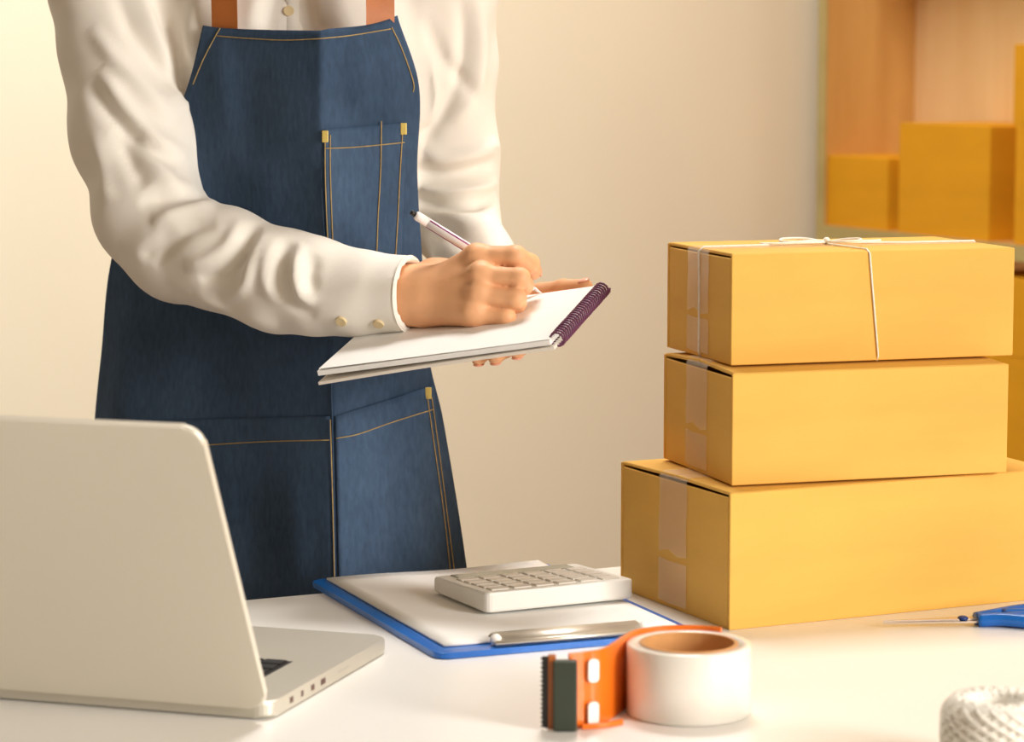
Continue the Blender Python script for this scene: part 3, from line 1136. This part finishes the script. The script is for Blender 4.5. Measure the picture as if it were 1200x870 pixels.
def blob(name, c, r, m, parent):
    bm = bmesh.new()
    bmesh.ops.create_uvsphere(bm, u_segments=16, v_segments=10, radius=1)
    for v in bm.verts:
        v.co = Vector((c[0] + v.co.x * r[0] - PO[0], c[1] + v.co.y * r[1] - PO[1], c[2] + v.co.z * r[2]))
    return obj(name, bm, m, parent, sm=True)


for s in (-1, 1):
    ey_ = blob('eye', (hx + s * .028, hy - .070, hz + .004), (.0095, .0095, .0080), M['eye'], person)
    blob('iris', (hx + s * .028, hy - .0772, hz + .002), (.0046, .0024, .0046), M['iris'], ey_)
    blob('eyelid', (hx + s * .028, hy - .0705, hz + .0075), (.0112, .0108, .0056), M['skin'], person)
    blob('eyebrow', (hx + s * .029, hy - .078, hz + .026), (.015, .004, .0022), M['hair'], person)
blob('lips', (hx + .003, hy - .0795, hz - .056), (.019, .008, .0058), M['lip'], person)
Hh = Field(axis(-.31, -.08, .006, []), axis(2.40, 2.70, .006, []), axis(1.36, 1.66, .006, []))
Hh.ell((hx, hy + .022, hz + .03), (.082, .092, .092), 0)
Hh.ell((hx, hy + .10, hz - .05), (.045, .04, .10), .03)
Hh.ell((hx + .002, hy - .055, hz - .035), (.062, .065, .075), .0, sub=True)
V, Q = Hh.mesh('hair')
np_obj('hair', relax(V, Q, 1) - PO, Q, M['hair'], person)
del Hh


def nail(a, b, r, side):
    """thumb or finger nail near the tip b of the bone a-b, on the given side"""
    t = (b - a).normalized()
    n = (side - t * side.dot(t)).normalized()
    c = b + n * (r * .86)
    bm = bmesh.new()
    bmesh.ops.create_uvsphere(bm, u_segments=14, v_segments=8, radius=1)
    bb = t.cross(n)
    R = Matrix((t, bb, n)).transposed().to_4x4()
    Mx = Matrix.Translation(c - Vector(PO)) @ R @ Matrix.Diagonal((r * .85, r * .72, r * .22, 1))
    for v in bm.verts: v.co = Mx @ v.co
    return obj('nail', bm, M['nail'], person, sm=True)


nail(IDX[2], IDX[3], .0070, Vector((.8, -.5, .3)))
nail(LT_[2], LT_[3], .0068, Vector((0, -.4, 1)))
for fg in LF:
    nail(fg[2], fg[3], .0066, Vector((0, 0, -1)))

# --- shirt: trunk and two sleeves in one piece, hollow at the cuffs
G = Field(axis(-.48, .07, .0035, []), axis(2.28, 2.74, .0035, []), axis(.84, 1.44, .0035, []))
G.loft([(.85, HC[0] - .022, HC[1], .125, .100), (.95, HC[0] - .02, HC[1], .120, .094), (1.05, HC[0] - .01, HC[1], .122, .092), (1.15, HC[0], HC[1], .138, .100), (1.22, HC[0], HC[1], .144, .104),
        (1.30, HC[0], HC[1] + .01, .142, .096), (1.36, HC[0], HC[1] + .015, .125, .072), (1.41, HC[0], HC[1] + .02, .075, .058)], 0)
rr1 = [.060, .0545, .0535, .0495, .0480, .0455, .0420, .0385, .0350, .0335]
G.cone((HC[0] - .06, HC[1] + .015, 1.385), sh_R, .036, .046, .03)
G.cone(sh_R, r1[0], .047, .060, .03)
for i in range(len(r1) - 1):
    G.cone(r1[i], r1[i + 1], rr1[i], rr1[i + 1], .018 if i < 3 else .012)
rr2 = [.050, .0445, .0430, .0395, .036, .0285]
G.cone((HC[0] + .06, HC[1] + .015, 1.385), sh_L, .036, .044, .03)
G.cone(sh_L, r2[0], .045, .051, .03)
for i in range(len(r2) - 1):
    G.cone(r2[i], r2[i + 1], rr2[i], rr2[i + 1], .012)
# neckline opening, cuff openings
G.cone((HC[0], 2.59, 1.385), (HC[0], 2.57, 1.50), .052, .056, 0, sub=True)
cd_ = (r1[-1] - r1[-2]).normalized()
S = G.sl((-.15, 2.28, .95), (.0, 2.42, 1.06))
X, Y, Z = G.grid(S)
pl = (X - r1[-1].x) * cd_.x + (Y - r1[-1].y) * cd_.y + (Z - r1[-1].z) * cd_.z
G.d[S] = np.maximum(G.d[S], (pl - .002).astype(np.float32))
G.cone(r1[-1] - cd_ * .006, r1[-1] + cd_ * .05, .0270, .0285, 0, sub=True)
V, Q = G.mesh('shirt')
V = relax(V, Q, 3, .5)
del G
N = normals(V, Q)


# folds: soft ridges and valleys along lines that run over the cloth (world x/z, on the side that faces the desk)
def fold(pts, amp, wid, Y, facing=-.1, n=6):
    global disp
    P = [at(p[0], p[1], Y) for p in pts]
    L_ = np.array([(p[0], p[2]) for p in [np.array(q) for q in catmull(P, n)]])
    best = np.full(len(V), 1e9)
    frac = np.zeros(len(V))
    xz = V[:, [0, 2]]
    m = len(L_) - 1
    for i in range(m):
        a, b = L_[i], L_[i + 1]
        ab = b - a
        t = np.clip(((xz - a) @ ab) / (ab @ ab + 1e-12), 0, 1)
        dd = np.linalg.norm(xz - a - t[:, None] * ab, axis=1)
        k = dd < best
        best[k] = dd[k]
        frac[k] = (i + t[k]) / m
    fade = np.clip(np.minimum(frac, 1 - frac) * 4, 0, 1)
    face = np.clip((-N[:, 1] - facing) * 2.5, 0, 1)
    disp += amp * np.exp(-(best / wid) ** 2) * fade ** .7 * face


disp = np.zeros(len(V))
rng = np.random.RandomState(3)
# right forearm: curling folds from the crook to the cuff
for pts, a_ in (([(300, 262), (292, 290), (262, 320), (235, 330)], -.0055), ([(282, 258), (270, 285), (240, 305), (215, 312)], .004),
                ([(316, 270), (300, 300), (290, 330), (262, 352)], .0045), ([(345, 282), (338, 305), (338, 330), (352, 352), (378, 362)], -.005),
                ([(330, 274), (318, 300), (316, 328), (330, 352)], .0035), ([(360, 284), (352, 310), (356, 335), (372, 350)], .005),
                ([(374, 292), (368, 315), (372, 338)], -.004), ([(250, 240), (215, 250), (175, 262)], .0045), ([(245, 226), (205, 232), (160, 240)], -.004),
                ([(205, 268), (180, 290), (165, 305)], -.003), ([(255, 262), (225, 268), (195, 292), (180, 312)], -.004),
                ([(225, 345), (270, 365), (330, 376)], .0025)):
    fold(pts, a_ * 1.35, .0064, 2.40)
# right upper arm: long slanting folds from the shoulder and the chest
for pts, a_ in (([(180, -10), (200, 40), (214, 90), (222, 120)], -.007), ([(162, -20), (185, 40), (205, 90), (218, 130)], .005), ([(130, -20), (160, 40), (195, 85), (212, 110)], -.005),
                ([(120, 80), (150, 120), (190, 160), (225, 185)], .0055), ([(112, 95), (140, 135), (178, 168), (215, 195)], -.005),
                ([(105, 30), (140, 70), (180, 110), (212, 140)], .004), ([(170, 158), (190, 185), (215, 215), (245, 222)], .005),
                ([(140, 150), (165, 190), (185, 215)], -.0045), ([(115, 150), (130, 200), (140, 235)], .003)):
    fold(pts, a_ * 1.4, .0080, 2.50)
# left sleeve: bunched rings above the elbow and long drapes on the upper arm
for pts, a_ in (([(495, 175), (520, 185), (560, 178), (580, 165)], .005), ([(480, 195), (515, 205), (555, 200), (580, 188)], -.0055), ([(478, 212), (510, 222), (550, 222), (580, 214)], .0055),
                ([(478, 230), (515, 240), (555, 240), (580, 232)], -.006), ([(485, 248), (520, 256), (560, 262), (582, 262)], .005), ([(490, 270), (520, 268), (555, 282), (580, 290)], -.004),
                ([(498, 20), (520, 70), (548, 100), (560, 130)], -.004), ([(540, -10), (545, 50), (535, 100), (505, 150), (490, 165)], -.005), ([(560, -10), (565, 60), (555, 110), (530, 145)], .004),
                ([(500, 60), (508, 110), (500, 150)], .004)):
    fold(pts, a_ * 1.4, .0068, 2.55)
# chest between the straps
for pts, a_ in (([(300, -20), (296, 10), (292, 40)], .004), ([(320, -20), (312, 15), (310, 40)], -.004), ([(370, -20), (376, 10), (380, 40)], -.003), ([(230, -20), (222, 30), (215, 80)], .005),
                ([(475, -20), (480, 30), (486, 80)], -.004)):
    fold(pts, a_, .009, 2.47)
# fine crumple
for k in range(26):
    dvec = rng.normal(size=3)
    dvec /= np.linalg.norm(dvec)
    fr = rng.uniform(35, 110)
    disp += .00055 * (60 / fr) * np.sin((V @ dvec) * fr + rng.uniform(0, 6.28))
cuff = np.clip(((V - np.array(r1[-2])) @ np.array(cd_) + .012) / .03, 0, 1) * (V[:, 1] < 2.42) * (V[:, 0] > -.16)
disp *= (1 - .85 * cuff)
V = V + N * disp[:, None]
shirt = np_obj('shirt', V - PO, Q, M['shirt'], person)
# cuff band seam and buttons
bm = bmesh.new()
c0 = r1[-3].lerp(r1[-2], .0)
ux = cd_.orthogonal().normalized(); uy = cd_.cross(ux)
for cc, rad in ((r1[-1] + cd_ * -.001, .0332),):
    ring = [cc + (ux * math.cos(a) + uy * math.sin(a)) * rad - Vector(PO) for a in np.linspace(0, 2 * math.pi, 41)]
    add_tube(bm, ring, .0006, 6, caps=False)
obj('cuff_hem', bm, M['shirt'], shirt, sm=True)


def hit(px, py):
    """nearest front point of the shirt under a pixel"""
    o = np.array([0, 0, CAM_Z]); d = np.array(ray(px, py)); d /= np.linalg.norm(d)
    rel = V - o
    t = rel @ d
    dist = np.linalg.norm(rel - t[:, None] * d, axis=1)
    k = np.where(dist < .004)[0]
    j = k[np.argmin(t[k])]
    return Vector(V[j]), Vector(normals_v[j])


normals_v = normals(V, Q)
for px_, py_ in ((398, 380), (441, 383), (343, 12), (343, -70)):
    p, n_ = hit(px_, py_)
    bm = bmesh.new()
    bmesh.ops.create_cone(bm, cap_ends=True, segments=18, radius1=.0050, radius2=.0046, depth=.002,
                          matrix=Matrix.Translation(p + n_ * .0008 - Vector(PO)) @ n_.to_track_quat('Z', 'Y').to_matrix().to_4x4())
    obj('button', bm, M['button'], shirt, sm=False)
bm = bmesh.new()
rows = []
for py_ in range(-110, 56, 8):
    row = []
    for px_ in (332, 336, 350, 354):
        p, n_ = hit(px_, py_)
        row.append(bm.verts.new(p + Vector((0, -1, 0)) * (.0016 if px_ in (336, 350) else -.001) - Vector(PO)))
    rows.append(row)
for i in range(len(rows) - 1):
    for j in range(3):
        bm.faces.new((rows[i][j], rows[i][j + 1], rows[i + 1][j + 1], rows[i + 1][j]))
obj('placket', bm, M['shirt'], shirt, sm=True)
bm = bmesh.new()
ring_lo = [(HC[0] + .064 * math.cos(a), 2.59 + .060 * math.sin(a), 1.385 + .015 * math.sin(a)) for a in np.linspace(-1.4, 4.54, 33)]
for i, (x, y, z) in enumerate(ring_lo):
    pass
lo = [bm.verts.new(Vector(p) - Vector(PO)) for p in ring_lo]
hi = [bm.verts.new(Vector((HC[0] + (p[0] - HC[0]) * .9, 2.59 + (p[1] - 2.59) * .9, p[2] + .042)) - Vector(PO)) for p in ring_lo]
ou = [bm.verts.new(Vector((HC[0] + (p[0] - HC[0]) * 1.12, 2.59 + (p[1] - 2.59) * 1.12, p[2] + .004)) - Vector(PO)) for p in ring_lo]
for i in range(len(lo) - 1):
    bm.faces.new((lo[i], lo[i + 1], hi[i + 1], hi[i]))
    bm.faces.new((hi[i], hi[i + 1], ou[i + 1], ou[i]))
obj('collar', bm, M['shirt'], shirt, sm=True)

# --- trousers and shoes (behind the desk)
T = Field(axis(-.42, .02, .009, []), axis(2.40, 2.74, .009, []), axis(.06, .93, .009, []))
T.loft([(.78, HC[0] - .022, HC[1], .134, .100), (.86, HC[0] - .022, HC[1], .130, .103), (.92, HC[0] - .02, HC[1], .124, .099)], 0)
for s in (-1, 1):
    T.cone((HC[0] - .022 + s * .062, HC[1], .80), (HC[0] - .01 + s * .075, HC[1] - .005, .47), .070, .062, .03)
    T.cone((HC[0] - .01 + s * .075, HC[1] - .005, .47), (HC[0] + s * .085, HC[1] + .02, .13), .066, .056, .02)
V2, Q2 = T.mesh('trousers')
np_obj('trousers', relax(V2, Q2, 2) - PO, Q2, M['trousers'], person)
for s in (-1, 1):
    T = Field(axis(-.42, .02, .006, []), axis(2.38, 2.70, .006, []), axis(-.02, .14, .006, []))
    T.cone((HC[0] + s * .085, HC[1] + .02, .048), (HC[0] + s * .102, HC[1] - .12, .036), .044, .036, 0)
    T.cone((HC[0] + s * .085, HC[1] + .02, .05), (HC[0] + s * .085, HC[1] + .02, .085), .042, .040, .02)
    X, Y, Z = np.meshgrid(*T.ax, indexing='ij', sparse=True)
    T.d = np.maximum(T.d, (.0005 - Z).astype(np.float32) + 0 * T.d)
    V2, Q2 = T.mesh('shoe')
    np_obj('shoe', V2 - PO, Q2, M['shoe'], person)

# --- apron: a cloth sheet over the trunk with a soft centre crease
ROWS = [   # image row it runs through, then (column, distance) from left edge to right edge
    (20, (240, 2.4773), (262, 2.4694), (305, 2.4503), (366, 2.4214), (376, 2.4172), (388, 2.4203), (425, 2.4334), (448, 2.4415), (466, 2.4519)),
    (100, (220, 2.4891), (245, 2.4756), (300, 2.4460), (365, 2.4109), (376, 2.4062), (388, 2.4093), (430, 2.4241), (465, 2.4365), (491, 2.4497)),
    (200, (180, 2.5137), (220, 2.4922), (295, 2.4517), (368, 2.4124), (378, 2.4082), (390, 2.4113), (435, 2.4272), (468, 2.4389), (489, 2.4503)),
    (290, (134, 2.5560), (160, 2.5350), (260, 2.4738), (370, 2.4145), (382, 2.4092), (394, 2.4123), (440, 2.4285), (476, 2.4413), (494, 2.4517)),
    (420, (118, 2.5660), (145, 2.5270), (250, 2.4744), (374, 2.4075), (388, 2.4012), (400, 2.4043), (445, 2.4202), (485, 2.4344), (503, 2.4447)),
    (490, (111, 2.5710), (140, 2.5220), (245, 2.4732), (376, 2.4025), (390, 2.3962), (401, 2.3989), (450, 2.4163), (500, 2.4340), (519, 2.4447)),
    (680, (98, 2.5760), (130, 2.5160), (240, 2.4715), (379, 2.3965), (393, 2.3902), (404, 2.3929), (465, 2.4145), (527, 2.4365), (549, 2.4483)),
    (900, (88, 2.5810), (122, 2.5130), (235, 2.4728), (383, 2.3930), (396, 2.3872), (408, 2.3903), (480, 2.4158), (550, 2.4405), (573, 2.4527)),
    (1150, (80, 2.5860), (116, 2.5120), (232, 2.4750), (386, 2.3920), (399, 2.3862), (412, 2.3896), (492, 2.4179), (566, 2.4442), (592, 2.4574))]
RY = np.array([r[0] for r in ROWS], float)
RPX = np.array([[c[0] for c in r[1:]] for r in ROWS], float)
RPY = np.array([[c[1] for c in r[1:]] for r in ROWS], float)


def cr1(xk, yk, x):
    """smooth monotone-ish interpolation (Catmull-Rom with real spacing)"""
    i = int(np.clip(np.searchsorted(xk, x) - 1, 0, len(xk) - 2))
    h = xk[i + 1] - xk[i]
    t = (x - xk[i]) / h
    m0 = (yk[i + 1] - yk[i - 1]) / (xk[i + 1] - xk[i - 1]) if i > 0 else (yk[i + 1] - yk[i]) / h
    m1 = (yk[i + 2] - yk[i]) / (xk[i + 2] - xk[i]) if i + 2 < len(xk) else (yk[i + 1] - yk[i]) / h
    t2, t3 = t * t, t ** 3
    return (2 * t3 - 3 * t2 + 1) * yk[i] + (t3 - 2 * t2 + t) * h * m0 + (-2 * t3 + 3 * t2) * yk[i + 1] + (t3 - t2) * h * m1


def apron_row(py):
    px = np.array([cr1(RY, RPX[:, j], py) for j in range(RPX.shape[1])])
    yy = np.array([cr1(RY, RPY[:, j], py) for j in range(RPX.shape[1])])
    return px, yy


def wrinkle(px, py):
    a = 0.0
    for (x0, y0, x1, y1, am, wd) in APRON_FOLDS:
        dx, dy = x1 - x0, y1 - y0
        t = max(0, min(1, ((px - x0) * dx + (py - y0) * dy) / (dx * dx + dy * dy)))
        d2 = (px - x0 - t * dx) ** 2 + (py - y0 - t * dy) ** 2
        if d2 < 9 * wd * wd:
            a += am * math.exp(-d2 / (wd * wd)) * min(1, 4 * min(t, 1 - t) + .15)
    a += .0009 * math.sin(px * .031 + py * .011) * math.sin(py * .017 + 1.3) + .0006 * math.sin(px * .07 - py * .03)
    return a


APRON_FOLDS = [(400, 470, 490, 430, .004, 9), (395, 492, 480, 470, -.003, 8), (410, 540, 470, 520, .0025, 14), (300, 420, 385, 405, .003, 16), (180, 430, 260, 400, .003, 18),
               (255, 40, 262, 160, .003, 14), (300, 60, 285, 220, -.003, 20), (400, 40, 402, 140, -.002, 10), (430, 50, 428, 130, .002, 12), (330, 230, 260, 180, .003, 18),
               (200, 560, 215, 690, .004, 22), (290, 560, 300, 690, -.004, 22), (340, 560, 350, 690, .003, 16), (450, 560, 462, 680, -.003, 14), (480, 540, 500, 680, .002, 12)]


def apron_pt(px, py, off=0.0, row=None):
    kx, ky = row if row is not None else apron_row(py)
    return at(px, py, cr1(kx, ky, px) - off - wrinkle(px, py))


APRON_TOP = lambda s: 30 - 12 * s ** 3 + 7 * math.sin(math.pi * s) ** 1.0       # sagging top hem, s from 0 to 1
apron = tag(empty('apron', (0, 0, 0)))
apron.parent = person
bm = bmesh.new()
NU, front, back = 76, [], []
pys = list(np.linspace(0, 1, 96))
for i, f in enumerate(pys):
    fr, bk = [], []
    for j in range(NU + 1):
        s = j / NU
        top_y = APRON_TOP(s)
        py = top_y + (1150 - top_y) * (f ** 1.15)
        row = apron_row(max(py, 20))
        kx = row[0]
        # denser columns near the crease
        px = cr1(np.linspace(0, 1, len(kx)), kx, s)
        p = apron_pt(px, py, 0.0, row)
        fr.append(p)
    front.append(fr)
nF = np.array([[list(p) for p in r] for r in front])
gu = np.gradient(nF, axis=1); gv = np.gradient(nF, axis=0)
nn = np.cross(gu, gv)
nn /= np.linalg.norm(nn, axis=2, keepdims=True)
if nn[:, NU // 2, 1].mean() > 0: nn = -nn
nB = nF - nn * .0022
po = np.array(PO)
fv = [[bm.verts.new(p - po) for p in r] for r in nF]
bv = [[bm.verts.new(p - po) for p in r] for r in nB]
R_, C_ = len(fv), NU + 1
for i in range(R_ - 1):
    for j in range(C_ - 1):
        bm.faces.new((fv[i][j], fv[i + 1][j], fv[i + 1][j + 1], fv[i][j + 1]))
        bm.faces.new((bv[i][j], bv[i][j + 1], bv[i + 1][j + 1], bv[i + 1][j]))
for i in range(R_ - 1):
    for j in (0, C_ - 1):
        bm.faces.new((fv[i][j], fv[i + 1][j], bv[i + 1][j], bv[i][j]))
for j in range(C_ - 1):
    for i in (0, R_ - 1):
        bm.faces.new((fv[i][j], fv[i][j + 1], bv[i][j + 1], bv[i][j]))
bpy.data.objects.remove(apron)
apron = obj('apron', bm, M['denim'], person, sm=True)
apron['label'] = 'dark blue denim apron'


def patch(name, quad, m, off, nu=26, nv=26, th=.0016, label=None):
    """raised piece of cloth on the apron; quad = top-left, top-right, bottom-right, bottom-left image corners"""
    bm = bmesh.new()
    a, b, c, d = [np.array(q, float) for q in quad]
    f_, g_ = [], []
    for i in range(nv + 1):
        v = i / nv
        r1_, r2_ = [], []
        for j in range(nu + 1):
            u = j / nu
            q = (a * (1 - u) + b * u) * (1 - v) + (d * (1 - u) + c * u) * v
            p = apron_pt(q[0], q[1], off) - Vector(PO)
            r1_.append(bm.verts.new(p))
            r2_.append(bm.verts.new(p + Vector((0, th + off, 0))))
        f_.append(r1_); g_.append(r2_)
    for i in range(nv):
        for j in range(nu):
            bm.faces.new((f_[i][j], f_[i + 1][j], f_[i + 1][j + 1], f_[i][j + 1]))
    for i in range(nv):
        for j in (0, nu):
            bm.faces.new((f_[i][j], f_[i + 1][j], g_[i + 1][j], g_[i][j]))
    for j in range(nu):
        for i in (0, nv):
            bm.faces.new((f_[i][j], f_[i][j + 1], g_[i][j + 1], g_[i][j]))
    o = obj(name, bm, m, apron, sm=False)
    for p in o.data.polygons: p.use_smooth = len(p.vertices) == 4 and abs(p.normal.y) > .35
    if label: o['label'] = label
    return o


OFFP = .0026
patch('chest_pocket', ((379, 152), (476, 144), (470, 325), (384, 325)), M['denim_lit'], OFFP, 24, 30)
patch('hip_pocket', ((150, 494), (387, 488), (392, 760), (140, 760)), M['denim'], OFFP, 40, 30)
patch('hip_pocket', ((393, 488), (508, 452), (541, 760), (399, 760)), M['denim_lit'], OFFP, 26, 34)


def stitch(pts, off=.0033, r=.00055, n=7):
    bm = bmesh.new()
    P = [apron_pt(p[0], p[1], off) - Vector(PO) for p in catmull(pts, n)]
    add_tube(bm, P, r, 5)
    return obj('stitching', bm, M['thread'], apron, sm=True)


# hems of the bib
stitch([(252, 42), (290, 45), (340, 47), (400, 43), (458, 34)], .0009)
stitch([(226, 99), (238, 70), (252, 43), (258, 33)], .0009)
stitch([(459, 32), (470, 55), (481, 85), (485, 100), (484, 108)], .0009)
# chest pocket
stitch([(381, 158), (381, 200), (383, 260), (386, 310)])
stitch([(387, 158), (387, 200), (389, 260), (391, 310)])
stitch([(381, 174), (410, 173), (445, 170), (474, 167)])
stitch([(447, 142), (446, 200), (443, 255), (441, 312)])
stitch([(472, 150), (469, 200), (466, 260), (463, 312)])
# hip pockets
stitch([(160, 528), (240, 522), (310, 518), (386, 516)])
stitch([(394, 514), (420, 509), (460, 495), (508, 480)])
stitch([(387, 492), (389, 560), (391, 640), (393, 740)], .0036)
stitch([(500, 460), (510, 530), (520, 600), (531, 700)])
stitch([(506, 466), (516, 540), (525, 610), (536, 700)])
for px_, py_ in ((381, 160), (473, 151), (502, 461)):
    p = apron_pt(px_, py_, .0042) - Vector(PO)
    o = obj('bartack', box_bm(p.x - .0028, p.x + .0028, p.y - .0008, p.y + .0015, p.z - .0052, p.z + .0052, bev=.0007), M['rivet'], apron)

# leather straps from the bib over the shoulders
for xs, tilt, slope_ in (((247, 278), -4, -.5), ((430, 461), 0, .55)):
    bm = bmesh.new()
    mid = (xs[0] + xs[1]) / 2
    yb = apron_pt(mid, 38, 0).y
    prof = catmull([(mid, at(mid, 48, yb).z, yb + .0055), (mid, at(mid, 15, yb).z, yb + .0045), (mid + tilt * .3, 1.300, yb + .006), (mid + tilt, 1.345, 2.487), (mid + tilt * 2, 1.385, 2.535), (mid + tilt * 2, 1.402, 2.585), (mid + tilt * 2, 1.385, 2.635), (mid, 1.32, 2.682), (mid, 1.22, 2.690)], 8)
    w_ = .0122
    X0 = at(mid, 20, yb).x
    rows = []
    for k, (a_, z_, y_) in enumerate(prof):
        xx = X0 + (a_ - mid) * .0008
        k2 = min(k + 1, len(prof) - 1); k1 = max(k - 1, 0)
        t = Vector((0, prof[k2][2] - prof[k1][2], prof[k2][1] - prof[k1][1])).normalized()
        nrm = Vector((0, -t.z, t.y))
        fade_ = max(0, min(1, (1.36 - z_) / .10)) * (1 if k < len(prof) / 2 else 0)
        rows.append([bm.verts.new(Vector((xx + sx * w_, y_ + sx * w_ * slope_ * fade_, z_)) + nrm * sy * .0013 - Vector(PO)) for sx, sy in ((-1, 1), (1, 1), (1, -1), (-1, -1))])
    for i in range(len(rows) - 1):
        for j in range(4):
            bm.faces.new((rows[i][j], rows[i][(j + 1) % 4], rows[i + 1][(j + 1) % 4], rows[i + 1][j]))
    bm.faces.new(rows[0]); bm.faces.new(rows[-1][::-1])
    o = obj('strap', bm, M['leather'], apron)
    o['label'] = 'tan leather strap'

# ------------------------------------------------------------------ notepad held in the hand, and the pen
ex = (NR - NL); PLN = ex.length; ex = ex.normalized()
ey = (FR - NR); PWD = ey.length; ey = (ey - ex * ey.dot(ex)).normalized()
ez = ex.cross(ey)
pm = Matrix((ex, ey, ez)).transposed().to_4x4()
pad = empty('notepad')
pad.matrix_world = Matrix.Translation(NL) @ pm
tag(pad, 'open white spiral notepad held level by the person in the apron', 'notepad')


def bent_slab(z_top, th, sag, x0, x1, y0, y1, n=14):
    bm = bmesh.new()
    rows = []
    for i in range(n + 1):
        u = i / n
        x = x0 + (x1 - x0) * u
        s = sag * (1 - u) ** 2
        rows.append([bm.verts.new((x, y, z_top + dz + s)) for y, dz in ((y0, 0), (y1, 0), (y1, -th), (y0, -th))])
    for i in range(n):
        for j in range(4):
            bm.faces.new((rows[i][j], rows[i][(j + 1) % 4], rows[i + 1][(j + 1) % 4], rows[i + 1][j]))
    bm.faces.new(rows[0]); bm.faces.new(rows[-1][::-1])
    return bm


obj('page_block', bent_slab(0, .0042, .0002, 0, PLN - .004, 0, PWD), M['paper'], pad)
obj('page', bent_slab(.0007, .0003, .0012, .0015, PLN - .004, .0008, PWD - .001), M['paper'], pad)
obj('back_cover', bent_slab(-.0056, .0026, -.0035, -.001, PLN - .001, -.0015, PWD + .0015), M['paper_edge'], pad)
bm = bmesh.new()
turns = 26
pts = []
for k in range(turns * 12 + 1):
    a = 2 * math.pi * k / 12
    pts.append((PLN + .0005 + .0062 * math.cos(a), .004 + (PWD - .008) * k / (turns * 12), -.002 + .0062 * math.sin(a)))
add_tube(bm, pts, .00105, 5)
o = obj('spiral_binding', bm, M['purple'], pad, sm=True)
o['label'] = 'purple wire spiral along the short edge'

tip = at(635, 345, 2.3577) + Vector((0, 0, .0006))
end = at(487, 252, 2.335)
ax_ = (end - tip); PL = ax_.length; ax_.normalize()
pen = empty('pen')
pen.matrix_world = Matrix.Translation(tip) @ ax_.to_track_quat('Z', 'Y').to_matrix().to_4x4()
tag(pen, 'slim white pen with purple stripes in the writing hand', 'pen')
for nm, prof, m in (('nib', [(.0005, 0), (.0012, .004), (.0018, .008)], M['pen_white']), ('grip', [(.0018, .008), (.0038, .020), (.0040, .034), (.0040, .046)], M['pen_white']),
                    ('barrel', [(.0040, .046), (.0041, .06), (.0041, PL - .012)], M['pen_white']), ('end_cap', [(.0041, PL - .012), (.0041, PL - .002), (.0034, PL)], M['pen_white']), ('push_button', [(.0022, PL), (.0022, PL + .004), (.0016, PL + .005)], M['black'])):
    bm = bmesh.new()
    add_lathe(bm, prof, 20, closed=False)
    obj(nm, bm, m, pen, sm=True)
for a in (.6, 2.7, 4.8):
    bm = bmesh.new()
    add_tube(bm, [(.0036 * math.cos(a), .0036 * math.sin(a), .05), (.0036 * math.cos(a), .0036 * math.sin(a), PL - .013)], .0011, 6)
    obj('stripe', bm, M['pen_purple'], pen, sm=True)

print('objects', len(bpy.data.objects), 'tris', sum(len(p.vertices) - 2 for me in bpy.data.meshes for p in me.polygons))
